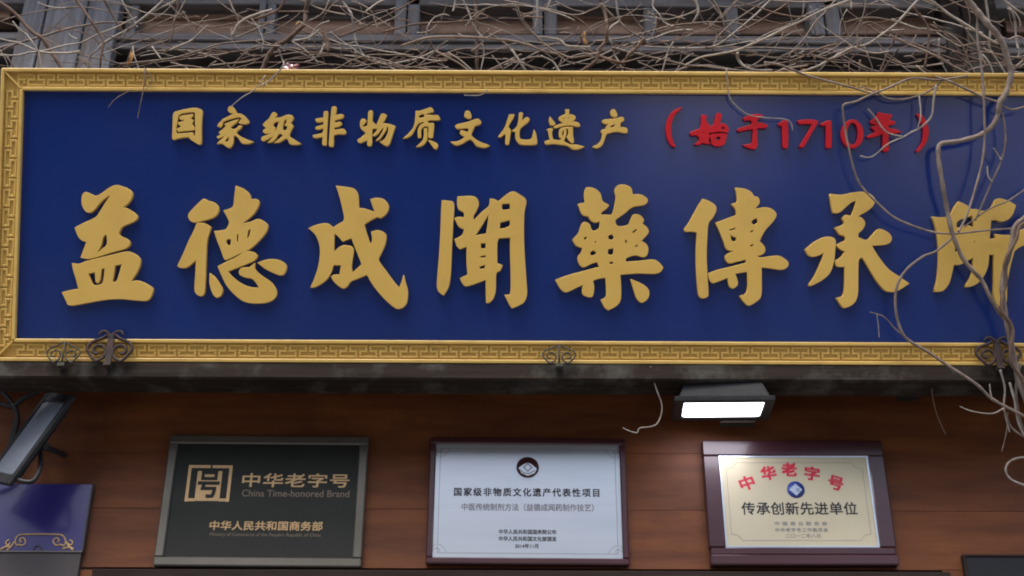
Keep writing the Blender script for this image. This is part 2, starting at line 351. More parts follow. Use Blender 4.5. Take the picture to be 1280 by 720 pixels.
BIG = [
 (60, [[(200,86),(228,97),(245,105),(272,95),(310,67),(345,52),(380,58),(412,72),(428,95),(420,122),(398,148),(378,160),(410,170),(440,190),(454,210),(440,228),(400,246),(375,260),(362,290),(372,305),(400,318),(416,335),(408,355),(385,368),(330,383),(270,402),(236,412),(205,416),(173,410),(188,370),(202,332),(180,325),(160,305),(143,262),(190,238),(245,212),(270,180),(295,140),(322,98),(300,110),(270,135),(240,170),(218,184),(198,180),(180,150),(178,115),(186,92)],
   [(302,295),(303,345),(280,368),(242,400),(255,382),(272,350),(285,305)],
   [(130,440),(165,443),(200,430),(300,405),(395,383),(430,388),(460,410),(468,435),(455,475),(430,515),(422,530),(465,528),(510,550),(530,568),(522,600),(500,624),(440,622),(370,616),(290,620),(200,636),(118,648),(100,625),(80,585),(120,575),(162,568),(150,520),(135,470)],
   [(208,490),(243,482),(245,500),(248,530),(256,538),(268,520),(275,470),(293,463),(288,510),(280,540),(255,550),(232,545),(220,520)],
   [(342,450),(378,442),(365,490),(350,530),(328,533),(335,495)]]),
 (210, [[(185,120),(210,130),(240,140),(258,165),(250,195),(220,215),(150,233),(120,228),(108,200),(130,170),(160,140)],
   [(152,238),(190,242),(220,258),(212,285),(200,330),(195,420),(190,560),(185,590),(170,602),(148,590),(140,565),(145,480),(147,420),(120,445),(95,460),(65,460),(55,450),(80,400),(110,330),(135,280)],
   [(216,490),(240,510),(268,550),(278,575),(268,600),(248,610),(230,590),(215,540)],
   [(345,55),(380,68),(408,90),(420,122),(450,122),(460,140),(445,175),(420,205),(390,230),(376,243),(415,235),(455,220),(490,235),(503,255),(490,290),(455,330),(410,370),(360,392),(300,420),(285,412),(270,370),(250,320),(238,280),(265,278),(295,270),(312,240),(305,215),(285,178),(310,170),(332,155),(338,110)],
   [(300,318),(322,318),(320,350),(305,352),(296,335)], [(348,295),(358,292),(358,328),(349,335)], [(406,275),(420,270),(412,305),(398,318)],
   [(390,383),(430,384),(452,400),(435,425),(388,446),(303,480),(330,510),(370,540),(420,560),(462,562),(445,535),(425,515),(390,508),(365,495),(362,478),(376,462),(410,460),(438,440),(440,470),(470,500),(520,535),(545,575),(542,605),(510,630),(450,638),(390,630),(345,600),(300,550),(270,490),(256,455),(300,432),(350,408)],
   [(455,437),(500,422),(550,422),(585,438),(596,460),(585,490),(565,497),(530,485),(490,465)]]),
 (370, [[(205,55),(250,60),(290,68),(310,90),(315,130),(316,165),(345,168),(375,178),(398,185),(385,150),(376,122),(405,115),(440,122),(462,145),(464,170),(450,195),(425,212),(408,208),(375,225),(343,245),(355,290),(375,348),(385,325),(380,283),(410,276),(440,285),(453,305),(445,350),(425,395),(415,425),(450,475),(490,530),(518,563),(530,535),(540,503),(550,540),(560,580),(556,630),(540,655),(515,665),(490,655),(440,610),(390,550),(358,495),(310,515),(275,530),(260,552),(240,563),(215,550),(190,525),(180,505),(195,498),(222,497),(230,448),(190,447),(180,480),(160,515),(130,540),(95,558),(78,558),(95,520),(115,460),(125,390),(120,340),(100,295),(68,265),(110,248),(160,242),(190,262),(215,245),(245,222),(235,160),(220,100)],
   [(194,288),(215,305),(237,330),(280,312),(295,350),(333,445),(305,470),(285,488),(280,450),(290,385),(285,360),(250,350),(220,360),(192,388)]]),
 (525, [[(112,127),(145,130),(170,145),(166,240),(160,350),(155,470),(145,550),(120,597),(100,585),(88,560),(90,500),(98,400),(105,280),(108,190)],
   [(190,108),(260,106),(285,118),(293,145),(280,180),(268,200),(268,228),(310,185),(345,155),(352,118),(375,122),(393,130),(430,100),(465,83),(500,100),(530,128),(520,190),(518,300),(522,400),(530,520),(534,590),(520,630),(490,650),(460,662),(445,640),(425,598),(452,588),(455,500),(452,400),(452,310),(420,312),(388,325),(385,440),(412,450),(400,475),(380,492),(378,570),(365,615),(345,635),(332,635),(330,520),(290,535),(235,552),(215,540),(202,515),(240,497),(235,430),(235,355),(200,368),(185,350),(175,320),(200,308),(215,295),(222,268),(195,255),(175,215),(195,210),(222,212),(220,185),(195,170),(188,140)],
   [(345,190),(340,240),(332,292),(275,302),(300,265),(325,225)], [(410,142),(450,140),(452,170),(420,175),(408,165)], [(400,235),(450,222),(450,250),(425,265),(398,268)],
   [(302,340),(330,336),(330,365),(305,368)], [(298,403),(330,398),(330,412),(305,412)], [(297,455),(328,445),(326,465),(298,470)]]),
 (685, [[(200,62),(235,70),(260,95),(270,130),(302,150),(290,165),(265,185),(262,198),(318,200),(330,160),(338,110),(332,75),(350,52),(385,50),(412,65),(420,98),(460,98),(490,115),(494,132),(475,148),(420,158),(380,190),(338,220),(335,240),(350,256),(395,250),(412,220),(425,198),(455,200),(475,222),(468,243),(490,260),(500,282),(485,305),(462,328),(488,345),(498,370),(490,400),(470,407),(435,398),(390,412),(386,433),(440,430),(520,422),(550,435),(572,460),(560,480),(530,490),(450,488),(358,495),(362,560),(360,620),(340,650),(300,672),(280,655),(264,622),(288,605),(290,560),(286,510),(250,515),(222,525),(228,560),(222,600),(205,607),(175,595),(170,575),(175,545),(140,560),(90,582),(62,565),(38,522),(100,500),(180,478),(255,458),(245,432),(215,440),(180,457),(158,445),(148,410),(165,385),(172,362),(140,350),(122,322),(150,290),(165,250),(180,235),(205,245),(215,272),(232,278),(255,262),(258,228),(232,235),(210,222),(200,205),(170,195),(150,145),(185,138),(180,100),(185,70)],
   [(298,300),(318,293),(328,310),(318,324),(298,320)], [(298,368),(326,362),(325,390),(310,400),(295,392)], [(300,435),(318,430),(328,440),(312,446)], [(176,312),(192,302),(192,318),(180,325)], [(208,385),(225,373),(243,385),(230,400),(212,402)], [(229,330),(239,328),(240,339),(231,340)], [(415,285),(440,265),(444,275),(425,292)], [(382,320),(395,325),(390,342),(382,340)], [(430,355),(445,343),(448,355),(435,362)],
   [(412,520),(450,535),(485,555),(502,580),(498,610),(478,630),(460,632),(440,610),(425,565)]]),
 (845, [[(130,120),(160,130),(190,150),(196,175),(180,210),(158,240),(152,300),(148,400),(152,500),(157,590),(150,606),(130,612),(112,600),(106,560),(100,480),(98,380),(102,285),(75,280),(45,280),(38,268),(60,240),(85,195),(110,150)],
   [(295,64),(340,70),(370,85),(385,105),(405,112),(412,135),(400,155),(382,170),(445,162),(480,175),(496,198),(480,230),(445,268),(425,300),(412,330),(432,350),(440,372),(430,392),(400,402),(420,412),(500,403),(540,420),(556,440),(548,460),(520,470),(460,462),(422,458),(422,520),(420,600),(395,630),(360,648),(335,630),(315,602),(345,590),(355,550),(352,480),(290,490),(303,530),(300,550),(280,565),(262,550),(255,510),(210,528),(180,536),(164,520),(157,490),(200,475),(280,455),(346,437),(345,420),(300,430),(265,438),(248,425),(245,400),(285,378),(250,368),(235,330),(215,280),(195,238),(240,222),(298,200),(295,170),(275,145),(300,135),(302,105)],
   [(258,272),(298,258),(290,272),(264,278)], [(265,290),(275,302),(298,310),(296,330),(275,332),(268,315)], [(375,225),(400,212),(404,235),(385,248),(372,240)], [(365,280),(382,270),(384,280),(368,290)], [(362,350),(380,342),(385,350),(370,360)]]),
 (995, [[(165,95),(220,100),(280,88),(335,85),(370,100),(388,125),(375,155),(345,180),(300,205),(322,215),(338,240),(325,270),(305,290),(303,310),(345,325),(375,300),(405,270),(445,282),(468,305),(466,330),(440,345),(370,350),(400,400),(450,465),(505,505),(557,540),(500,575),(460,580),(430,565),(390,515),(345,440),(325,410),(312,415),(304,440),(303,540),(300,600),(280,640),(238,660),(218,645),(198,612),(228,602),(238,560),(238,455),(205,455),(194,445),(191,425),(215,412),(240,380),(215,368),(197,350),(210,340),(240,325),(238,303),(215,295),(200,275),(190,262),(225,250),(236,235),(225,215),(240,200),(270,205),(285,165),(296,125),(270,135),(240,160),(210,185),(180,187),(172,150)],
   [(42,370),(85,335),(130,312),(165,310),(190,325),(188,380),(180,440),(160,490),(120,525),(70,550),(58,547),(90,500),(120,430),(135,385),(105,400),(75,405),(55,395)]]),
 (1120, [[(175,208),(215,212),(250,208),(268,195),(285,160),(305,133),(345,152),(378,178),(385,170),(430,180),(470,160),(495,120),(540,125),(588,150),(575,190),(550,220),(515,230),(490,222),(465,225),(462,260),(457,320),(490,315),(485,295),(540,300),(580,295),(640,265),(700,272),(720,330),(640,345),(590,370),(575,400),(555,480),(545,560),(540,640),(515,655),(495,640),(482,600),(482,520),(480,395),(455,395),(450,450),(430,500),(395,540),(350,557),(340,552),(365,510),(375,470),(378,410),(340,430),(310,445),(280,445),(270,490),(255,540),(225,575),(185,580),(200,520),(208,430),(205,330),(190,250)],
   [(300,228),(372,200),(384,262),(340,250),(325,262),(292,262)], [(285,330),(300,320),(310,375),(285,388)], [(375,335),(388,322),(385,338)]]),
]
for ox, loops in BIG: character(loops, ox, 220, 4.0, GOLD, .018)
K = 10.283
SMALL = [
 (205,125,[[(140,180),(200,155),(300,130),(400,115),(460,125),(503,155),(495,250),(490,400),(490,555),(460,578),(410,550),(350,510),(340,485),(260,490),(180,505),(145,518),(122,500),(125,400),(130,280)],
   [(205,205),(270,178),(390,165),(412,190),(414,300),(420,400),(412,480),(390,470),(385,432),(290,440),(180,445),(165,410),(180,300)],
   [(215,235),(250,215),(330,205),(380,195),(385,215),(340,255),(380,265),(385,290),(372,320),(402,365),(404,395),(300,405),(190,415),(178,385),(240,355),(200,320),(205,300),(270,285),(275,265),(225,260)]]),
 (205,125,[[(850,100),(885,95),(925,140),(942,180),(1000,195),(1050,225),(1090,270),(1103,300),(1060,318),(985,312),(978,290),(1010,255),(1000,238),(960,232),(900,245),(810,272),(765,295),(762,330),(740,362),(700,345),(720,310),(755,280),(770,260),(850,220),(910,190),(850,165),(835,140)],
   [(790,320),(900,282),(965,262),(940,300),(880,345),(865,370),(895,388),(940,378),(975,345),(1010,345),(1000,370),(950,410),(940,440),(990,480),(1060,515),(1155,548),(1100,570),(1030,568),(1000,550),(960,490),(920,465),(905,470),(900,550),(880,600),(850,622),(810,605),(760,570),(700,570),(720,545),(780,495),(815,450),(770,480),(710,500),(695,485),(740,455),(718,428),(780,380),(805,345)],
   [(790,545),(820,500),(845,480),(850,510),(830,548)]]),
 (320,125,[[(235,170),(265,180),(275,205),(250,240),(265,248),(330,235),(420,205),(470,215),(488,245),(470,280),(450,300),(465,320),(488,345),(470,380),(445,430),(440,480),(490,515),(540,550),(580,572),(530,582),(470,580),(440,565),(425,530),(400,500),(360,520),(310,550),(250,558),(300,520),(345,480),(355,460),(320,440),(290,460),(260,510),(220,545),(165,555),(210,510),(245,470),(200,490),(110,535),(80,520),(90,490),(150,465),(240,430),(170,440),(130,438),(100,420),(110,395),(150,375),(120,350),(98,330),(130,295),(180,250),(210,195)],
   [(245,300),(312,285),(285,360),(262,415),(250,400),(258,370),(230,345)], [(375,270),(402,258),(405,300),(380,330),(395,345),(418,350),(405,390),(375,405),(352,390),(360,320)]]),
 (320,125,[[(880,165),(905,158),(930,170),(925,300),(915,450),(912,585),(890,592),(862,575),(870,480),(790,495),(745,490),(740,468),(800,455),(868,430),(875,370),(810,388),(775,378),(790,355),(878,330),(878,285),(800,295),(778,275),(785,255),(880,240)],
   [(985,110),(1015,98),(1040,115),(1025,210),(1110,198),(1133,215),(1110,245),(1020,270),(1018,310),(1085,295),(1110,315),(1080,345),(1010,365),(1015,400),(1130,385),(1165,430),(1140,448),(1060,445),(1003,465),(1000,595),(975,605),(948,590),(955,450),(965,300),(975,190)]]),
 (440,125,[[(220,165),(245,150),(270,165),(265,280),(300,320),(290,345),(320,330),(350,270),(380,200),(410,190),(450,210),(420,270),(395,315),(450,318),(520,335),(560,350),(540,410),(510,500),(490,560),(465,595),(430,592),(370,550),(400,535),(430,510),(465,440),(475,370),(450,355),(440,400),(400,460),(360,515),(320,530),(370,470),(410,390),(410,365),(380,390),(340,440),(300,472),(270,468),(310,425),(340,380),(300,375),(265,385),(262,440),(258,590),(225,600),(205,585),(205,520),(120,558),(85,545),(78,525),(130,490),(190,440),(160,410),(120,370),(112,310),(125,265),(160,255),(190,280),(170,310),(140,345),(150,360),(200,345),(210,300),(215,220)]]),
 (440,125,[[(825,155),(870,155),(950,130),(1010,110),(1040,130),(1050,160),(1000,175),(950,190),(960,205),(1060,210),(1105,212),(1135,255),(1110,268),(1000,270),(970,285),(985,315),(1040,310),(1055,330),(1050,400),(1040,490),(1010,498),(985,490),(990,400),(985,355),(950,345),(910,365),(890,400),(890,490),(855,495),(850,420),(865,360),(900,325),(935,310),(920,290),(860,310),(830,350),(800,410),(770,455),(720,490),(670,500),(720,455),(780,390),(810,320),(820,240)],
   [(860,215),(900,190),(940,200),(930,230),(885,245),(862,235)], [(930,380),(965,375),(970,440),(965,520),(935,570),(890,600),(835,610),(880,570),(920,520),(930,460)], [(985,530),(1040,545),(1090,570),(1105,600),(1095,635),(1065,635),(1030,590)]]),
 (560,125,[[(250,150),(280,165),(300,215),(290,248),(250,245),(213,220),(225,170)],
   [(97,345),(130,325),(240,300),(340,265),(385,255),(410,270),(427,300),(405,325),(350,340),(325,390),(300,460),(350,515),(430,560),(490,580),(530,598),(480,620),(410,612),(365,595),(335,555),(290,515),(240,535),(180,570),(120,590),(80,580),(45,550),(110,548),(170,525),(225,485),(190,465),(160,440),(165,410),(190,405),(260,430),(270,380),(240,370),(160,378),(115,375)]]),
 (560,125,[[(790,200),(850,200),(835,245),(795,310),(775,360),(805,400),(795,480),(780,575),(760,580),(740,570),(745,450),(715,455),(680,485),(650,480),(680,440),(730,370),(765,270)],
   [(915,185),(935,172),(960,185),(950,250),(945,290),(990,245),(1020,235),(1048,260),(1020,300),(960,345),(925,380),(915,440),(920,500),(950,520),(1030,525),(1075,505),(1090,460),(1105,400),(1125,440),(1143,555),(1120,580),(1030,585),(940,580),(900,555),(870,500),(868,420),(825,408),(870,375),(895,335),(910,260)]]),
 (675,125,[[(125,230),(155,265),(195,315),(170,335),(130,325),(115,270)],
   [(325,135),(370,135),(368,195),(430,210),(452,240),(430,275),(390,292),(450,295),(495,310),(512,345),(470,350),(390,335),(290,345),(200,370),(175,360),(220,335),(310,310),(275,290),(245,265),(245,235),(300,205),(330,195)], [(288,243),(314,238),(314,257),(290,264)], [(352,238),(380,233),(382,250),(358,250)],
   [(260,382),(330,362),(415,362),(418,450),(430,545),(410,562),(385,545),(345,490),(360,460),(365,420),(355,380),(325,376),(335,420),(325,480),(300,540),(350,570),(390,585),(470,590),(560,612),(490,640),(420,640),(375,610),(330,590),(250,580),(170,570),(85,580),(60,560),(75,540),(130,525),(115,470),(105,410),(90,390),(130,378),(165,385),(150,420),(155,480),(170,520),(250,530),(285,505),(250,490),(245,430)],
   [(280,430),(300,392),(308,420),(300,470),(285,490)]]),
 (675,125,[[(910,150),(940,130),(965,150),(990,210),(960,232),(920,215),(903,180)],
   [(795,285),(830,265),(950,255),(1050,232),(1075,265),(1060,285),(1030,300),(1025,350),(1020,368),(1080,365),(1115,385),(1115,430),(1080,432),(980,415),(880,435),(845,455),(820,530),(790,590),(740,625),(690,620),(680,610),(740,580),(780,530),(800,450),(780,420),(800,395),(850,385),(845,360),(880,325),(820,310)], [(895,355),(925,330),(970,320),(950,355),(900,372)]]),
]
for ox, oy, loops in SMALL: character(loops, ox, oy, K, GOLD, .014)
ell = lambda cx, cy, rx, ry: [(cx+rx*math.cos(2*math.pi*k/20), cy+ry*math.sin(2*math.pi*k/20)) for k in range(20)]
RED = [
 (820,125,[[(320,110),(285,150),(240,190),(205,260),(185,340),(185,430),(205,530),(240,610),(200,600),(150,530),(125,440),(122,350),(140,270),(180,190),(240,140)]]),
 (820,125,[[(580,205),(640,210),(635,280),(680,340),(690,360),(740,310),(770,195),(800,182),(835,200),(820,270),(800,320),(850,315),(900,340),(925,390),(910,430),(800,415),(700,430),(670,425),(660,450),(690,470),(660,540),(690,570),(640,570),(590,560),(540,585),(490,580),(550,530),(540,480),(500,460),(450,465),(430,435),(480,405),(550,380),(575,320)],
   [(588,425),(612,418),(612,442),(590,450)], [(825,365),(865,348),(880,385),(850,400)], [(680,470),(720,445),(850,440),(905,452),(880,560),(830,600),(750,600),(705,570),(695,520)], [(755,500),(790,480),(825,495),(805,522),(770,522)]]),
 (930,130,[[(-16,190),(40,165),(120,145),(215,150),(225,170),(165,205),(150,250),(230,260),(295,285),(270,315),(155,320),(155,420),(160,540),(130,585),(80,580),(30,565),(-16,540),(60,530),(95,500),(105,400),(110,330),(0,345),(-60,362),(-95,345),(-75,325),(0,305),(95,275),(90,225),(40,215),(0,225)]]),
 (930,130,[[(430,265),(500,225),(550,232),(555,400),(550,570),(520,575),(490,565),(485,420),(480,290),(440,285)]]),
 (930,130,[[(680,230),(760,215),(890,218),(940,235),(900,310),(840,410),(790,500),(750,560),(700,562),(760,460),(830,340),(870,270),(790,262),(710,265)]]),
 (930,130,[[(970,270),(1060,228),(1105,232),(1110,400),(1108,565),(1075,575),(1042,565),(1045,420),(1042,285),(985,285)]]),
 (1050,130,[ell(145,395,140,180), ell(147,393,74,146)]),
 (1050,130,[[(480,120),(560,140),(650,150),(640,190),(600,215),(690,240),(685,265),(600,290),(605,325),(700,340),(770,370),(700,385),(605,392),(605,480),(610,600),(575,615),(540,600),(540,420),(530,395),(430,430),(340,445),(335,425),(440,375),(430,350),(390,310),(450,290),(480,272),(400,265),(375,245),(410,205),(455,175)], [(410,250),(440,232),(485,228),(490,245),(440,256)], [(512,330),(532,318),(540,342),(520,350)]]),
 (1050,130,[[(975,140),(1030,150),(1080,220),(1112,300),(1120,380),(1100,480),(1050,560),(990,620),(965,615),(1020,540),(1055,450),(1060,350),(1040,260)]]),
]
for ox, oy, loops in RED: character(loops, ox, oy, K, REDP, .014)

# ------------------------------------------------------------------ lettering from Blender's own font
def text_mesh(body, wd, ht, bold=0.0, spacing=1.0):
    cu = bpy.data.curves.new('lettering', 'FONT'); cu.body = body; cu.size = 1; cu.resolution_u = 3; cu.space_character = spacing
    o = bpy.data.objects.new('lettering', cu); COL.objects.link(o); bpy.context.view_layer.update()
    me = bpy.data.meshes.new_from_object(o.evaluated_get(bpy.context.evaluated_depsgraph_get()))
    bpy.data.objects.remove(o); bpy.data.curves.remove(cu); me.materials.clear()
    xs = [v.co.x for v in me.vertices]; ys_ = [v.co.y for v in me.vertices]
    x0, x1, y0, y1 = min(xs), max(xs), min(ys_), max(ys_)
    for v in me.vertices:
        v.co.x = ((v.co.x-x0)/(x1-x0)-.5)*wd; v.co.y = ((v.co.y-y0)/(y1-y0)-.5)*ht; v.co.z = 0
    if bold:                                          # heavier strokes: shifted copies, a hair apart in depth
        q = bold*ht*.9; b = MB(); vs = [v.co.copy() for v in me.vertices]; fs = [tuple(p.vertices) for p in me.polygons]
        for k, (dx, dy) in enumerate([(q,q),(-q,q),(q,-q),(-q,-q)]): b.add([(v.x+dx, v.y+dy, k*.00004) for v in vs], fs)
        me = bpy.data.meshes.new('lettering'); me.from_pydata(b.v, [], b.f); me.update()
    return me
def lettering(parent, m, body, cx, cy, wd, ht, z, bold=0.0, spacing=1.0, rot=0):
    return mesh_obj('lettering', text_mesh(body, wd, ht, bold, spacing), m, parent, (cx, cy, z), (0, 0, rot))
def disc(parent, name, m, cx, cy, r, z, n=28, rin=0, th=.0006):
    b = MB()
    if rin:
        vs = [(R_*math.cos(2*math.pi*k/n), R_*math.sin(2*math.pi*k/n), zz) for R_, zz in ((r, 0), (r, th), (rin, th), (rin, 0)) for k in range(n)]
        fs = [(q*n+k, q*n+(k+1) % n, ((q+1) % 4)*n+(k+1) % n, ((q+1) % 4)*n+k) for q in range(4) for k in range(n)]
        b.add(vs, fs)
    else: b.tube([(0,0,0),(0,0,th)], [r, r], n)
    return b.build(name, m, parent, (cx, cy, z))
def flat_poly(parent, name, m, pts, z, th=.0008):
    n = len(pts); b = MB()
    b.add([(x,y,0) for x,y in pts]+[(x,y,th) for x,y in pts], [tuple(range(n-1,-1,-1)), tuple(range(n,2*n))]+[(k,(k+1)%n,n+(k+1)%n,n+k) for k in range(n)])
    return b.build(name, m, parent, (0,0,z))
def line_strip(parent, name, m, pts, wd, z, closed=False):
    b = MB(); pts = pts + ([pts[0]] if closed else [])
    for kk, ((x0,y0),(x1,y1)) in enumerate(zip(pts[:-1], pts[1:])):
        zz = (kk % 3)*.00012; d = Vector((x1-x0, y1-y0)).normalized(); q = Vector((-d.y, d.x))*wd/2; e = d*wd/2
        b.add([(x0-e.x-q.x,y0-e.y-q.y,zz),(x1+e.x-q.x,y1+e.y-q.y,zz),(x1+e.x+q.x,y1+e.y+q.y,zz),(x0-e.x+q.x,y0-e.y+q.y,zz)], [(0,1,2,3)])
    return b.build(name, m, parent, (0,0,z))

# ------------------------------------------------------------------ plaques on the wall
def plaque(name, corners, label, depth=.03):
    """corners: pixel TL, TR, BR, BL of the outer frame -> root Empty (local x right, y up, z out of the wall), width, height"""
    P = [wpt(x, y, LW-depth) for x, y in corners]
    wd = ((P[1].x-P[0].x)+(P[2].x-P[3].x))/2; ht = ((P[0].z-P[3].z)+(P[1].z-P[2].z))/2
    c = (P[0]+P[1]+P[2]+P[3])/4
    tilt_ = math.atan2((P[1].z-P[0].z)+(P[2].z-P[3].z), 2*wd)
    o = empty(name, (c.x, LW-.0005, c.z-ht/2), (math.pi/2, -tilt_, 0)); tag(o, label, 'plaque', 'award plaques on the panelled wall')
    return o, wd, ht
def frame(parent, m, wd, ht, fwid, z0, z1, bev=.003, name='frame', tilt=True):
    for nm, x0, x1, y0, y1 in [('frame_bar',-wd/2,wd/2,ht-fwid,ht),('frame_bar',-wd/2,wd/2,0,fwid),('frame_bar',-wd/2,-wd/2+fwid,fwid,ht-fwid),('frame_bar',wd/2-fwid,wd/2,fwid,ht-fwid)]:
        b = MB(); cx, cy = (x0+x1)/2, (y0+y1)/2
        b.box(x0-cx, x1-cx, y0-cy, y1-cy, z0, z1); b.build(nm, m, parent, (cx, cy, 0), bevel=bev)
# 1 dark plaque in a bronze frame
p1, w1, h1 = plaque('award_plaque', [(213,543),(461,546),(450,708),(190,707)], 'dark green-black plaque with gold seal emblem in a bronze metal frame')
frame(p1, BRONZE, w1, h1, .031, 0, .030, .004)
MB().box(-w1/2+.02, w1/2-.02, .02, h1-.02, .002, .021).build('panel', SLATE, p1)
def fx(w_, a): return (a-.5)*w_
Z = .0215
lettering(p1, TANLET, '中华老字号', fx(w1,.650), h1*.655, w1*.53, h1*.105, Z, .02, 1.05)
lettering(p1, DIMLET, 'China Time-honored Brand', fx(w1,.655), h1*.553, w1*.53, h1*.052, Z, .012)
lettering(p1, TANLET, '中华人民共和国商务部', fx(w1,.525), h1*.305, w1*.55, h1*.068, Z, .022, 1.02)
lettering(p1, DIMLET, "Ministry of Commerce of the People's Republic of China", fx(w1,.525), h1*.235, w1*.54, h1*.034, Z, .004)
ex0, ex1, ey0, ey1 = fx(w1,.118), fx(w1,.322), h1*.49, h1*.765
ew, eh = ex1-ex0, ey1-ey0
def E(x, y): return (ex0+x*ew, ey0+y*eh)
t_ = ew*.075
line_strip(p1, 'emblem_line', TANLET, [E(.0,.02),E(.0,.97),E(.46,.97)], t_, Z)
line_strip(p1, 'emblem_line', TANLET, [E(.58,.97),E(1,.97),E(1,.02)], t_, Z)
flat_poly(p1, 'emblem_field', TANLET, [E(.2,.0),E(.8,.0),E(.8,.84),E(.2,.84)], Z, .0004)
line_strip(p1, 'emblem_line', TANLET, [E(0,.03),E(.18,.03)], t_, Z+.0001)
line_strip(p1, 'emblem_line', TANLET, [E(.82,.03),E(1,.03)], t_, Z+.0001)
lettering(p1, SLATE, '号', (ex0+ex1)/2, ey0+eh*.46, ew*.50, eh*.72, Z+.0012, .03)
# 2 silver plaque in a maroon frame
p2, w2, h2 = plaque('award_plaque', [(538,547),(781,549),(787,706),(531,704)], 'silver metal plaque with round emblem and black writing in a narrow maroon frame')
frame(p2, MAROON, w2, h2, .022, 0, .032, .004)
MB().box(-w2/2+.02, w2/2-.02, .02, h2-.02, .002, .023).build('plate', SILVER, p2)
Z = .0234
lettering(p2, BLACKINK, '国家级非物质文化遗产代表性项目', fx(w2,.495), h2*.565, w2*.73, h2*.066, Z, .03, 1.25)
lettering(p2, GREYINK, '中医传统制剂方法（益德成闻药制作技艺）', fx(w2,.50), h2*.445, w2*.66, h2*.058, Z, .022)
lettering(p2, BLACKINK, '中华人民共和国国务院公布', fx(w2,.50), h2*.252, w2*.285, h2*.036, Z, .03)
lettering(p2, BLACKINK, '中华人民共和国文化部颁发', fx(w2,.50), h2*.198, w2*.285, h2*.036, Z, .03)
lettering(p2, BLACKINK, '2014年11月', fx(w2,.495), h2*.142, w2*.115, h2*.034, Z, .03)
cx, cy = fx(w2,.50), h2*.765; r0 = w2*.062
disc(p2, 'emblem_ring', SILVER, cx, cy, r0*1.08, Z, rin=r0*.93, th=.0012)
disc(p2, 'emblem_disc', WINE, cx, cy, r0*.93, Z, th=.0005)
flat_poly(p2, 'emblem_wave', SILVER, [(cx+r0*x, cy+r0*y) for x, y in [(-.75,-.05),(-.3,.30),(0,.42),(.3,.30),(.75,-.12),(.55,-.5),(.0,-.72),(-.5,-.5)]], Z+.0006, .0004)
line_strip(p2, 'emblem_line', WINE, [(cx+r0*x, cy+r0*y) for x, y in [(0,.34),(.34,.0),(0,-.34),(-.34,0)]], r0*.07, Z+.0013, True)
line_strip(p2, 'emblem_line', WINE, [(cx+r0*x, cy+r0*y) for x, y in [(-.66,-.2),(-.3,-.48),(.1,-.55),(.55,-.28)]], r0*.06, Z+.0013)
ix, iy0, iy1 = w2*.445, h2*.085, h2*.915
line_strip(p2, 'border_line', GREYINK, [(-ix,iy0),(ix,iy0),(ix,iy1),(-ix,iy1)], .0016, Z, True)
for sx in (-1, 1):
    for yy, sy in ((iy0, 1), (iy1, -1)):
        pts = [(sx*(ix - q*math.cos(q*150)*1.0 - .004), yy + sy*(.004 + q*abs(math.sin(q*150)))) for q in [k*.0026 for k in range(12)]]
        line_strip(p2, 'corner_scroll', GREYINK, pts, .0016, Z)
        line_strip(p2, 'corner_scroll', GREYINK, [(sx*(ix-.03), yy+sy*.002), (sx*(ix-.027), yy+sy*.012), (sx*(ix-.012), yy+sy*.027), (sx*(ix-.002), yy+sy*.03)], .0014, Z)
# 3 cream plaque in a wide maroon frame
p3, w3, h3 = plaque('award_plaque', [(878,550),(1103,552),(1123,706),(888,708)], 'cream gold plaque with red seal characters and blue disc in a wide maroon frame')
def bar(x0, x1, y0, y1, z1, nm='frame_bar', m=MAROON):
    cx_, cy_ = (x0+x1)/2, (y0+y1)/2
    MB().box(x0-cx_, x1-cx_, y0-cy_, y1-cy_, 0, z1).build(nm, m, p3, (cx_, cy_, 0), bevel=.004)
fb, fs_, ft = h3*.125, w3*.088, h3*.125
bar(-w3/2, w3/2, h3-ft, h3, .034); bar(-w3/2, w3/2, 0, fb*.62, .042); bar(-w3/2+.004, w3/2-.004, fb*.64, fb+.006, .034)
bar(-w3/2, -w3/2+fs_, fb+.007, h3-ft-.001, .034); bar(w3/2-fs_, w3/2, fb+.007, h3-ft-.001, .034)
pw, ph = w3-2*fs_, h3-fb-ft-.007
b = MB().box(-pw/2-.002, pw/2+.002, fb+.004, h3-ft+.002, .002, .026); b.build('plate', CREAM, p3)
frame_w = .006
for x0, x1, y0, y1 in [(-pw/2, pw/2, fb+.007, fb+.013), (-pw/2, pw/2, h3-ft-.006, h3-ft), (-pw/2, -pw/2+.006, fb+.0135, h3-ft-.0065), (pw/2-.006, pw/2, fb+.0135, h3-ft-.0065)]:
    MB().box(x0, x1, y0, y1, .0262, .029).build('inner_lip', SILVER, p3)
Z = .0264; py0 = fb+.007
def Q(a, b_): return ((a-.5)*pw, py0 + b_*ph)
lettering(p3, BLACKINK, '传承创新先进单位', *Q(.505,.42), pw*.76, ph*.135, Z, .022, 1.05)
lettering(p3, GREYINK, '中国商业联合会', *Q(.505,.257), pw*.345, ph*.043, Z, .02, 1.6)
lettering(p3, GREYINK, '中华老字号工作委员会', *Q(.505,.188), pw*.345, ph*.043, Z, .02, 1.1)
lettering(p3, GREYINK, '二〇一二年八月', *Q(.51,.125), pw*.225, ph*.043, Z, .02, 1.1)
for ch, a, b_, rr in [('中',.175,.70,.32),('华',.325,.81,.16),('老',.465,.85,0),('字',.615,.805,-.15),('号',.765,.70,-.32)]:
    lettering(p3, REDINK, ch, *Q(a,b_), pw*.095, ph*.145, Z, .05, 1, rr)
cx, cy = Q(.495,.625); r0 = pw*.059
disc(p3, 'emblem_disc', BLUEINK, cx, cy, r0, Z)
flat_poly(p3, 'emblem_diamond', PALEBLUE, [(cx,cy+r0*.72),(cx+r0*.72,cy),(cx,cy-r0*.72),(cx-r0*.72,cy)], Z+.0008, .0004)
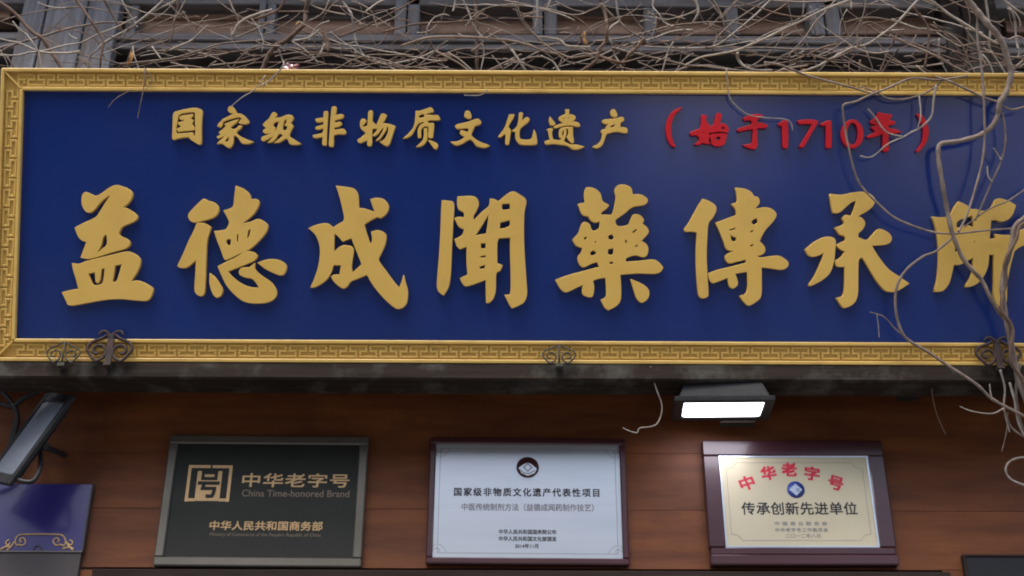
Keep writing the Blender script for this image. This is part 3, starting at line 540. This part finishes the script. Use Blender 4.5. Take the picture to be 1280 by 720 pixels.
line_strip(p3, 'emblem_line', BLUEINK, [(cx+r0*.1,cy-.2*r0),(cx+.35*r0,cy-.2*r0),(cx+.35*r0,cy+.1*r0),(cx+.1*r0,cy+.1*r0)], r0*.07, Z+.0014, True)
e = .07; l0, l1, b0, b1 = .045, .955, .075, .925
line_strip(p3, 'border_line', GREYINK, [Q(l0+e,b0),Q(l1-e,b0),Q(l1-e*.6,b0+e*.8),Q(l1,b0+e),Q(l1,b1-e),Q(l1-e*.6,b1-e*.8),Q(l1-e,b1),Q(l0+e,b1),Q(l0+e*.6,b1-e*.8),Q(l0,b1-e),Q(l0,b0+e),Q(l0+e*.6,b0+e*.8)], .0014, Z, True)

# ------------------------------------------------------------------ blue board, lower left, and grey board, lower right
BY = LW-.022
pa = wpt(116, 605, BY); pb = wpt(101, 690, BY)
bn = empty('poster_board', (pa.x-.30, LW, pb.z-.25), (math.pi/2, 0, 0)); tag(bn, 'deep blue board with gold scroll ornament above a grey lower half', 'board')
hb = pa.z-pb.z
MB().box(-.30, .30, .25, .25+hb, .0, LW-BY).build('blue_panel', BANNERBLUE, bn, bevel=.002)
MB().box(-.30, .297, -.25, .2485, .0, LW-BY-.003).build('grey_panel', BANNERGREY, bn, bevel=.002)
MB().box(-.30, .3005, .2486, .2535, .001, LW-BY+.002).build('trim_strip', BRONZE, bn)
MB().box(.297, .3025, .2537, .25+hb+.0015, .0, LW-BY+.0015).build('edge_strip', BANNERGREY, bn)
def bl(px, py):
    q = wpt(px, py, BY-.002); return (q.x-bn.location.x, q.z-bn.location.z, LW-BY+.002)
def spiral(c, r0_, r1_, a0, a1, n=18): return [(c[0]+(r0_+(r1_-r0_)*k/n)*math.cos(a0+(a1-a0)*k/n), c[1]-(r0_+(r1_-r0_)*k/n)*math.sin(a0+(a1-a0)*k/n)) for k in range(n+1)]
orn = [
  [(28,668),(50,667.6),(74,668)],
  [(28,668)] + [(22,670),(19,676),(21,682)] + spiral((27.5,676), 6, 1.6, math.pi*1.25, math.pi*3.4),
  [(74,668)] + [(79,670),(82,676),(80,682)] + spiral((71,676), 6, 1.6, -math.pi*.25, -math.pi*2.4),
  [(19,676),(14,683),(8,688)], [(82,676),(86,683),(92,688)],
  spiral((10.5,679), 4, 1, math.pi*.4, math.pi*2.2), spiral((87.5,679), 4, 1, math.pi*.6, -math.pi*1.2),
  [(0,687),(8,683),(14,684)], [(78,686),(86,684),(92,686)], [(41,688),(44,683),(47,682),(51,684),(53,688)]]
for k, pl in enumerate(orn):
    b = MB(); pp = spline([bl(*p) for p in pl], 3)
    rr = .0028 if k not in (3,4,7,8) else .0036
    b.tube(pp, [rr]*len(pp), 6, Vector((0,0,1))); b.build('scroll_ornament', TANLET if k < 9 else BANNERGREY, bn)
pc = wpt(1203, 694, BY)
gb = empty('grey_board', (pc.x+.30, LW, pc.z-.35), (math.pi/2, 0, 0)); tag(gb, 'plain dark grey board low on the panelled wall past the cream plaque', 'board')
MB().box(-.292, .30, 0, .345, .0, LW-BY).build('panel', DARKGREY, gb, bevel=.002)
MB().box(-.30, -.2925, 0, .352, .0, LW-BY+.004).build('edge_strip', DARKWOOD, gb)
MB().box(-.292, .30, .3455, .352, .0, LW-BY+.004).build('edge_strip', DARKWOOD, gb)

# ------------------------------------------------------------------ flood lamps
def flood_lamp(loc, rot, lit, label, hx=.155, hy=.105, dp=1.0):
    o = empty('flood_lamp', loc, rot); tag(o, label, 'lamp')
    b = MB(); b.frustum((hx*.99, hy*.97), (hx*.80, hy*.72), .012, .012+.073*dp); b.build('housing', LAMPGREY, o, bevel=.004)
    for k in range(5): MB().box(-hx*.7+k*hx*.35-.002, -hx*.7+k*hx*.35+.002, -hy*.66, hy*.66, .012+.072*dp, .012+.093*dp).build('cooling_fin', LAMPGREY, o)
    for x0, x1, y0, y1 in [(-hx*1.08,hx*1.08,hy*.84,hy*1.1),(-hx*1.08,hx*1.08,-hy*1.1,-hy*.84),(-hx*1.08,-hx*.86,-hy*.84,hy*.84),(hx*.86,hx*1.08,-hy*.84,hy*.84)]:
        cx_, cy_ = (x0+x1)/2, (y0+y1)/2
        MB().box(x0-cx_, x1-cx_, y0-cy_, y1-cy_, -.007, .0115).build('rim', LAMPRIM, o, (cx_, cy_, 0), bevel=.003)
    b = MB(); rc = .018; gx, gy = hx*.865, hy*.845; pts = []
    for sx, sy, a0 in [(1,1,0),(-1,1,90),(-1,-1,180),(1,-1,270)]:
        for k in range(5):
            a = R(a0+k*22.5); pts.append((sx*(gx-rc)+rc*math.cos(a), sy*(gy-rc)+rc*math.sin(a)))
    n_ = len(pts); b.add([(x,y,-.002) for x,y in pts]+[(x,y,.006) for x,y in pts], [tuple(range(n_)), tuple(range(2*n_-1,n_-1,-1))]+[(k,(k+1)%n_,n_+(k+1)%n_,n_+k) for k in range(n_)])
    b.build('glass', LAMPLIT if lit else LAMPGLASS, o)
    return o
LAMP_RX = 8
lc = wpt(903, 511, 4.37)
lamp = flood_lamp(lc, (R(LAMP_RX), R(1), R(-4)), True, 'lit rectangular flood lamp glowing white under the sign, facing down')
# yoke: two arms and a foot reaching up to the soffit
top = 3.797
for sx in (-1, 1): MB().box(sx*.150-.003, sx*.150+.003, -.012, .012, .02, .105).build('yoke_arm', LAMPRIM, lamp)
MB().box(-.153, .153, -.012, .012, .1052, .111).build('yoke_bar', LAMPRIM, lamp)
MB().box(-.03, .03, -.016, .016, .1112, max(.118, top-lc.z+.004)).build('yoke_foot', LAMPRIM, lamp)
MB().box(.0, .12, .108, .165, -.018, -.0075).build('tan_flap', LEDGE, lamp)
# the unlit one beside the blue board, turned on its edge
lq = wpt(37, 547, 4.40)
vd = ray(40, 545).normalized(); xa = Vector((.42, .05, .90)).normalized()
e1 = (-vd) - xa*(-vd).dot(xa); e1.normalize(); e2 = xa.cross(e1)
if e2.x > 0: e2 = -e2
nrm = (e1*.5 + e2*.87).normalized(); za = -nrm; ya = za.cross(xa)
Mx = Matrix((xa, ya, za)).transposed()
lamp2 = flood_lamp(lq, Mx.to_euler(), False, 'unlit grey flood lamp tilted on its edge above the blue board', .170, .072, .3)
MB().box(-.012, .012, -.05, .05, .034, .05).build('yoke_bar', LAMPRIM, lamp2)
Mi = Mx.inverted(); wl = Mi @ (Vector((lq.x+.06, LW, lq.z+.02)) - lq)
b = MB(); pp = spline([(0,0,.045), tuple(Vector((0,0,.045)).lerp(wl,.5)+Vector((0,.02,0))), tuple(wl)], 5); b.tube(pp, [.010]*len(pp), 8); b.build('wall_arm', LAMPRIM, lamp2)
b = MB(); lo = lambda px, py, Y: Mi @ (wpt(px, py, Y)-lq)
pp = spline([lo(22,600,4.36), lo(40,602,4.36), lo(50,585,4.40), lo(50,562,4.45), lo(46,556,4.52), lo(44,556,4.60)], 5); b.tube(pp, [.008]*len(pp), 8); b.build('power_cord', LAMPRIM, lamp2)

for cps in [[(-20,470),(5,492),(22,520),(12,560),(-8,585)], [(-12,500),(14,508),(30,498),(52,486),(66,472)], [(-15,600),(4,592),(16,575),(14,548),(22,520)]]:
    b = MB(); pp = spline([tuple(lo(x, y, 4.52)) for x, y in cps], 5); b.tube(pp, [.009]*len(pp), 8); b.build('power_cord', LAMPRIM, lamp2)

# ------------------------------------------------------------------ wrought-iron scroll finials standing on the ledge
def finial(px, py0, py1, wpx, heavy, label, mt):
    # px centre, py0 top, py1 foot, wpx overall width in pixels
    d = .052
    base = spt(px, py1, d); s_ = (spt(px+10, py1, d)-base).length/10        # metres per pixel
    o = empty('scroll_finial', base, (math.pi/2 + .08, 0, 0)); tag(o, label, 'finial', 'iron scroll finials along the sign ledge')
    H = (py1-py0)*s_*1.08; W = wpx*s_/2
    rad = .0055 if heavy else .0028
    b = MB()
    if heavy: b.box(-.011, .011, -.008, H*.98, -.004, .004)
    else: b.tube([(0,-.008,0),(0,H*.98,0)], [.0035,.0035], 6)
    b.build('stem', mt, o, bevel=.001 if heavy else 0)
    MB().box(-.012, .012, -.016, -.004, -.016, .012).build('foot', mt, o)
    zf = base.z - LZ_TOP
    # bracket tongue back to the ledge
    MB().box(-.010, .010, -.016, -.006, -.12, -.0165).build('bracket', mt, o)
    for sx in (-1, 1):
        c = (W*.52, H*.36); R0 = min(W*.47, H*.36)
        arm = [(0.004, H*.97), (W*.18, H*.93), (W*.42, H*.80), (W*.80, H*.68), (W*.99, H*.42), (W*.86, H*.12)]
        sp = []
        a0 = -1.05
        for k in range(22):
            a = a0 - k*.36; r_ = R0*(1 - k/25.)
            sp.append((c[0]+r_*math.cos(a), c[1]+r_*math.sin(a)))
        pts = spline(arm[:5] + sp[1:], 3)
        b = MB(); b.tube([(sx*x, y, 0) for x, y in pts], [rad*(1 if i < len(pts)-8 else .8) for i in range(len(pts))], 8); b.build('scroll', mt, o)
    if heavy:
        for sx in (-1, 1):
            b = MB(); pp = spline([(sx*.004, H*.80, 0), (sx*.012, H*1.0, .003), (sx*.03, H*1.04, .004), (sx*.042, H*.93, .002)], 4); b.tube(pp, [.005]*len(pp), 6); b.build('leaf_curl', mt, o)
    return o
finial(135, 416, 452, 57, True, 'heavy rusty scroll finial beside the thin green one', IRON)
finial(77.5, 427, 453, 42, False, 'thin dark green wire scroll finial beside the heavy rusty one', IRONG)
finial(699, 431, 454, 42, False, 'thin wire scroll finial standing alone at the middle of the ledge', IRONG)
finial(1250, 424, 456, 56, True, 'heavy dark scroll finial partly behind the twisted vine', IRON)

# ------------------------------------------------------------------ the leafless vine
random.seed(11)
vine = empty('climbing_vine', spt(1268, 455, .05)); tag(vine, 'bare leafless climbing vine tangled over the sign top and hanging down its corner', 'vine')
VL = vine.location
B, L, D = BARK, BARKL, BARKR
PXM = .00265                                           # metres per photograph pixel at the sign
def stem(pts, th, m=B, d=None, name='stem', jit=.012, th1=None):
    over = max(p[1] for p in pts) > 95
    if d is None: d = random.uniform(.045, .10) if over else -random.uniform(.07, .36)
    ds = d if isinstance(d, tuple) else (d, d)
    n = len(pts); P = []
    for i, p in enumerate(pts):
        t = i/(n-1); dd = ds[0]+(ds[1]-ds[0])*t + random.uniform(-jit, jit)
        P.append(tuple(spt(p[0], p[1], dd) - VL))
    P = spline(P, 5); N_ = len(P); th1 = th*.75 if th1 is None else th1
    ph_ = random.uniform(0, 9); r_ = [max(.0009, (th+(th1-th)*i/N_)*PXM/2*(1+.10*math.sin(i*1.7+ph_)+random.uniform(-.07,.07))) for i in range(N_)]
    b = MB(); b.tube(P, r_, 7); return b.build(name, m, vine)
S = [
 ([(-20,-12),(0,3),(20,18),(38,38),(52,48),(62,62),(72,77),(80,90)],4.5,D,6), ([(-15,32),(0,27),(14,22),(40,16),(65,12),(90,9),(115,10),(135,14),(165,17)],2,B), ([(92,-12),(95,0),(105,13),(115,28),(124,42),(129,53),(126,72),(125,92)],4,D),
 ([(-10,70),(0,65),(15,57),(33,51),(55,45),(80,37),(105,32),(130,28),(165,29)],3.5,B), ([(16,27),(24,37),(32,42),(40,52),(48,65),(54,92)],2.5,L), ([(127,55),(121,63),(112,70),(108,92)],2.5,L), ([(124,-10),(130,0),(138,14),(146,28),(152,36)],3.5,D),
 ([(148,-10),(152,0),(160,15),(168,28),(172,34)],3,L), ([(130,54),(143,46),(155,40),(168,33),(172,28),(185,18),(205,0),(215,-10)],4,L), ([(-6,64),(0,67),(10,73),(20,90)],3,B), ([(176,26),(195,13),(215,3),(235,-8)],3,L),
 ([(222,-8),(222,10),(218,25),(215,45),(212,55)],3,D), ([(236,-8),(225,13),(216,28)],2.5,B), ([(228,14),(235,25),(237,37)],2,B), ([(166,58),(168,70),(175,90)],2.2,L), ([(166,60),(162,70),(158,82)],3,D), ([(170,64),(190,56),(210,50)],2.5,B), ([(150,80),(172,78),(200,75),(220,72),(250,63),(275,55),(300,52),(330,50)],3,B),
 ([(212,63),(225,57),(240,50),(255,36),(260,32)],3,L), ([(283,-8),(292,13),(298,25),(295,40),(290,44)],3,B), ([(290,45),(300,28),(320,18),(340,12)],4,L), ([(190,58),(200,72),(203,75)],2.2,L), ([(213,78),(230,83),(242,92)],2,L), ([(235,74),(255,72),(262,70),(280,78),(295,92)],2.4,B), ([(288,92),(300,72),(325,55)],2.5,B),
 ([(318,24),(335,18),(350,10),(358,-8)],4,D), ([(388,-10),(385,0),(382,15),(381,28),(372,38),(358,50),(345,58),(336,68),(330,82),(326,94)],6,D,7), ([(386,51),(392,40),(400,31),(412,26)],2.8,L), ([(420,-8),(434,10),(440,20),(442,38),(446,55),(455,70),(468,79),(480,80),(500,78),(520,74),(545,63)],3.6,L),
 ([(415,-8),(405,14),(395,22),(385,26)],2.5,B), ([(406,55),(400,67),(392,74),(380,78)],2.6,L), ([(404,40),(408,52),(410,64)],6,D), ([(423,46),(440,40),(455,34),(470,26),(490,16),(510,5),(530,-6)],3,D), ([(440,2),(450,5),(462,12),(468,24),(473,38)],2.4,B), ([(413,40),(425,50),(440,60),(460,74)],2.5,L), ([(365,52),(378,60),(390,70),(398,80)],2.3,L), ([(348,62),(353,75),(354,82),(340,98),(325,108)],2.2,L),
 ([(325,50),(350,60),(375,66),(400,78),(418,82)],2.5,B), ([(502,57),(515,53),(530,48),(550,46),(575,46),(600,47),(620,49),(640,51),(660,56),(680,64),(700,68),(715,72),(735,69),(748,66)],3.6,B), ([(574,-8),(586,15),(590,28),(597,40),(607,50)],3,L), ([(612,42),(632,55),(640,64),(650,76),(660,92)],3,B), ([(533,45),(535,33),(543,22),(555,18),(562,20)],2.4,L), ([(570,-8),(568,8),(566,14)],3,L),
 ([(478,40),(520,30),(560,28),(590,25),(610,22)],3,D), ([(594,-8),(596,30),(596,70),(597,94)],5,D,5), ([(603,55),(605,68),(600,92)],2.4,L), ([(545,64),(560,72),(575,80),(592,94)],3,B), ([(560,66),(575,75),(594,92)],2.8,L), ([(604,92),(622,83),(638,75),(652,68)],4,B), ([(543,66),(552,56),(565,48)],2,B), ([(536,50),(541,60),(545,64)],3,D),
 ([(671,-8),(672,20),(669,44),(685,47),(700,50),(708,57),(720,58),(738,59)],3.2,L), ([(640,62),(648,75),(659,92)],3,L), ([(630,86),(640,80),(655,74),(675,71),(690,78),(702,92)],3,B), ([(676,70),(692,78),(700,92)],3,L), ([(748,-8),(752,5),(757,20),(759,40),(757,52),(748,62),(746,74),(738,82),(718,94)],4.5,D,5), ([(806,48),(795,60),(786,68),(779,78),(765,76),(750,70)],5.5,D),
 ([(769,-8),(772,15),(774,26),(766,32),(760,42),(765,55),(768,68),(775,80),(780,94)],3.3,L), ([(774,26),(785,38),(800,46)],3,B), ([(750,4),(768,22)],3,B), ([(690,-6),(685,8),(678,14)],2.4,L), ([(695,2),(715,12),(730,15)],2.4,B), ([(725,45),(733,60),(745,67)],3,D), ([(765,60),(785,65),(800,68),(815,72),(835,76),(860,82),(880,83),(910,87),(960,92)],3.8,B),
 ([(820,-8),(816,8),(824,18),(830,28),(842,34)],2.8,L), ([(800,27),(810,25),(818,30),(820,20)],2,L), ([(866,-8),(873,12),(870,22),(866,28)],3.8,L), ([(886,-8),(900,15),(905,30),(907,48)],3.4,B), ([(878,-8),(895,12),(904,24)],2.6,B), ([(975,-12),(960,3),(945,18),(925,35),(910,47),(895,57),(875,60),(845,60),(805,58)],3,L), ([(1075,-6),(1062,0),(1030,12),(1000,27),(980,36),(960,46),(940,55),(920,63),(895,68),(875,72),(856,82)],3.6,L),
 ([(922,66),(923,75),(932,84),(945,88),(965,88)],4.6,L), ([(838,92),(860,84),(885,82),(905,85),(940,92)],3.6,B), ([(842,52),(835,65),(832,75),(827,92)],2.5,L), ([(915,62),(940,60),(960,60),(1000,62),(1035,62),(1050,68),(1065,76),(1080,84),(1105,92)],3.4,B), ([(798,78),(812,84),(828,93)],3,B), ([(880,30),(890,32),(895,40),(895,55)],2,B), ([(924,-6),(912,12),(900,24)],2.4,B),
 ([(995,92),(1020,84),(1035,76),(1050,68),(1065,60),(1085,55),(1100,45),(1120,30),(1138,10),(1155,-8)],4.2,L), ([(1056,28),(1075,23),(1095,22),(1125,28)],2,B), ([(1072,57),(1072,40),(1078,30),(1090,28),(1106,37)],2.4,B), ([(1121,44),(1110,65),(1099,92)],3,D), ([(1124,60),(1112,76),(1101,92)],3,D), ([(1080,58),(1086,72),(1092,90)],2,B), ([(1064,-4),(1064,12)],2,L), ([(1005,-4),(1004,15),(1000,24)],2,B),
 ([(1140,-10),(1155,-3),(1170,5),(1185,17),(1205,29),(1222,40),(1238,50),(1248,55)],4,L), ([(1231,-8),(1236,25),(1238,40),(1237,60),(1248,78),(1258,94)],3.6,L), ([(1250,-6),(1265,15),(1269,30),(1270,50),(1273,62)],3.6,L), ([(1245,-8),(1270,12),(1295,26)],4,L), ([(1115,24),(1125,28),(1145,35),(1165,38),(1185,50),(1198,57),(1205,57)],3,L), ([(1165,38),(1185,42),(1202,55),(1210,75),(1219,92)],2.8,B),
 ([(1112,44),(1120,48),(1140,57),(1165,68),(1190,82),(1212,92)],3.8,B), ([(1174,48),(1174,70),(1184,92)],2.8,L), ([(1190,64),(1200,72),(1213,82)],3,B), ([(1140,8),(1158,30),(1161,50),(1156,84)],3.8,D), ([(1115,75),(1130,80),(1152,76)],2.5,B), ([(1145,82),(1160,94)],3,L), ([(1260,50),(1275,46),(1290,60)],3,B), ([(1262,92),(1272,82),(1290,66)],5,B),
 ([(1205,57),(1225,53),(1250,52)],2.5,B), ([(1210,88),(1225,84),(1240,80)],3,B), ([(1228,68),(1236,78),(1242,92)],3,L), ([(1266,46),(1274,60),(1272,72)],2.2,L),
]
for s_ in S: stem(s_[0], s_[1], s_[2], th1=s_[3] if len(s_) > 3 else None)
# stems hanging in front of the sign
H_S = [
 ([(1196,-20),(1210,0),(1222,15),(1235,30),(1248,45),(1255,58),(1260,75),(1264,92),(1258,115),(1250,128),(1247,145),(1238,160),(1222,170),(1195,177),(1176,180),(1173,195),(1178,230),(1184,262),(1190,290),(1202,320),(1215,337),(1227,350),(1237,370),(1250,392),(1258,402)],9,B,(.06,.06),4.6),
 ([(1222,14),(1222,50),(1225,70),(1228,95),(1230,127),(1230,187),(1220,233),(1208,270),(1198,290)],3.6,B,(.05,.09),3),
 ([(1253,140),(1257,173),(1252,200),(1240,227),(1228,255),(1219,276)],3,B,(.06,.05),2), ([(1242,185),(1249,196),(1252,200)],2.2,L,(.06,.06),2), ([(1234,208),(1235,220),(1240,227)],2.2,L,(.05,.06),2),
 ([(1210,95),(1172,100),(1140,98),(1110,110),(1085,120),(1070,127),(1055,131),(1054,142),(1057,165),(1062,190),(1070,220),(1080,237),(1095,252),(1115,270),(1135,280),(1155,287),(1172,291),(1195,292),(1232,288),(1270,285),(1300,278)],3,B,(.05,.06),2.6),
 ([(1085,136),(1095,148),(1103,160),(1112,167),(1129,171)],2.2,L,(.03,.035),2), ([(1170,106),(1167,125),(1164,146),(1150,160),(1140,165),(1128,172),(1110,180),(1090,196),(1075,195)],3,L,(.05,.03),1.8), ([(1149,120),(1151,145),(1147,160)],2,L,(.05,.045),1.8),
 ([(1178,100),(1170,108),(1155,117),(1130,124),(1110,123),(1095,115),(1075,108)],2.4,B,(.04,.03),2), ([(1170,96),(1185,101),(1205,110),(1230,122),(1250,128)],3.2,B,(.05,.06),3), ([(1250,130),(1265,137),(1285,132)],3,B,(.06,.06),2.4),
 ([(1192,296),(1170,314),(1155,320),(1135,335),(1123,353),(1119,375),(1122,400),(1132,422),(1160,440),(1185,457),(1220,480),(1242,500),(1280,520),(1300,532)],3.2,B,(.06,.07),4),
 ([(1131,421),(1118,410),(1105,396),(1087,390)],2,B,(.05,.04),.9), ([(1096,392),(1098,408),(1099,422)],1.2,L,(.04,.04),1), ([(1205,284),(1235,262),(1262,250),(1290,230)],2,B,(.05,.05),2),
 ([(955,78),(975,81),(990,87),(1005,93),(1030,100),(1060,108),(1080,114),(1097,119)],3.2,B,(.03,.035),2.4),
 ([(1295,262),(1280,273),(1268,285),(1265,305),(1258,330),(1253,355),(1256,390),(1262,420),(1268,450),(1275,480),(1290,515)],6.5,B,(.07,.07),8), ([(1300,270),(1276,282),(1270,300),(1256,328),(1258,350),(1252,385),(1266,412),(1263,450),(1280,478),(1284,515)],4.5,D,(.085,.085),5),
 ([(1228,352),(1240,378),(1250,390),(1257,404)],3,D,(.06,.065),3), ([(1255,512),(1265,535),(1290,552)],3,B,(.06,.06),2.5), ([(1262,478),(1268,500),(1272,525),(1280,545)],3.2,L,(.06,.06),2.5), ([(1240,500),(1238,490),(1237,480)],2.5,L,(.07,.07),1.6),
 ([(1255,510),(1240,517),(1215,514),(1200,508)],2.2,L,(.07,.06),1), ([(1250,462),(1256,485),(1255,510),(1262,540)],3,L,(.06,.06),2), ([(1275,455),(1270,490),(1276,530),(1290,560)],4,B,(.05,.05),4), ([(1290,572),(1275,572),(1262,577),(1257,588),(1265,600),(1290,610)],2.8,L,(.04,.04),2.8), ([(1260,515),(1258,540),(1252,565)],1.3,B,(.06,.06),1),
 ([(1163,470),(1165,490),(1170,515),(1182,543)],1.6,D,(.0,.0),1.2), ([(813,458),(815,468),(820,485),(827,505),(826,520),(818,532),(800,535),(796,541),(785,538),(779,535)],2,L,(.02,.05),1.4),
 ([(908,86),(911,118),(920,132),(935,143),(955,147),(985,150),(991,163)],1.7,L,(.03,.03),1.2), ([(181,86),(179,112),(175,132),(172,148)],1.4,B,(.035,.03),1), ([(165,112),(145,123),(135,135)],1.0,B,(.03,.03),.9), ([(332,94),(318,112),(302,122),(288,134)],1.5,L,(.035,.03),1.2), ([(580,119),(600,119),(610,112)],1.4,L,(.03,.03),1.2),
 ([(180,84),(190,100),(182,112)],1.2,B,(.03,.03),1),
]
for pts, th, m, d, th1 in H_S: stem(pts, th, m, d, th1=th1, jit=.006)
# the fine tangle of twigs between and behind the larger stems
def tangle(name, m, n, seed, dmin, dmax, ymax=90):
    random.seed(seed); b = MB()
    for _ in range(n):
        x = random.uniform(-40, 1320)
        dens = .35 if x < 150 else 1.0
        if random.random() > dens: continue
        y = random.uniform(-20, ymax) if random.random() < .45 else random.gauss(72, 12)
        if y > ymax: y = ymax
        a = random.gauss(0, .42) + (math.pi if random.random() < .5 else 0)
        if random.random() < .18: a += random.uniform(-1.5, 1.5)
        ln = random.uniform(18, 80) if random.random() < .6 else random.uniform(90, 230); k = random.uniform(-1.6, 1.6)/ln; d0 = random.uniform(dmin, dmax); d1 = d0 + random.uniform(-.06, .06)
        P = []; q = max(5, int(ln/13))
        for i in range(q):
            P.append((x, y, d0+(d1-d0)*i/q)); st = ln/q
            x += math.cos(a)*st; y += math.sin(a)*st*.8; a += k*st + random.gauss(0, .13)
        P = spline([tuple(spt(px, min(py, 96), d_) - VL) for px, py, d_ in P], 2)
        th = random.choice([1.2, 1.5, 1.9, 2.4, 3.0])*PXM/2
        b.tube(P, [th*(1-.5*i/len(P)) for i in range(len(P))], 4)
    o = b.build(name, m, vine); tag(o, kind='stuff'); return o
tangle('twig_tangle', BARK, 165, 21, -.45, -.08)
tangle('twig_tangle', BARKL, 65, 22, -.40, -.07)
tangle('twig_tangle', BARKR, 150, 23, -.50, -.10)
# a few dead leaves caught in the vine
random.seed(5)
for px, py, s_, a in [(164,72,15,1.6),(161,78,11,1.1),(728,44,13,1.4),(733,52,12,1.9),(845,60,6,.4),(75,38,6,.2),(372,30,8,.8),(1004,88,7,.3)]:
    c = spt(px, py, -.10) - VL; ln = s_*PXM; wd = ln*.38
    b = MB(); vs = []; 
    for i in range(5):
        t = i/4; ww = wd*math.sin(math.pi*min(.97, t*.9+.06)); z_ = .25*ln*math.sin(t*2.4)
        vs += [(t*ln-ln/2, -ww/2, z_+ww*.25), (t*ln-ln/2, 0, z_), (t*ln-ln/2, ww/2, z_+ww*.3)]
    fs2 = [(i*3+k, i*3+k+1, i*3+k+4, i*3+k+3) for i in range(4) for k in range(2)]
    b.add(vs, fs2, True); b.build('dead_leaf', DRYLEAF, vine, c, (math.pi/2+random.uniform(-.5,.5), -a, random.uniform(-.4,.4)))

# ------------------------------------------------------------------ crumpled pink scrap on the sign's top edge
b = bmesh.new(); bmesh.ops.create_icosphere(b, subdivisions=3, radius=.026)
random.seed(9)
for v in b.verts: v.co *= 1 + .35*math.sin(v.co.x*190+1)*math.cos(v.co.z*160)+random.uniform(-.12,.12); v.co.y *= .6; v.co.z *= .75
me = bpy.data.meshes.new('crumpled_wrapper'); b.to_mesh(me); b.free()
scrap = mesh_obj('crumpled_wrapper', me, mat('pink_foil', (.26,.10,.12), (.07,.015,.025), rough=.3, scale=60, coat=.5), None, spt(364, 86.5, -.03) + Vector((0,0,.002)))
tag(scrap, 'small crumpled pink and maroon wrapper on the top edge of the sign', 'wrapper')
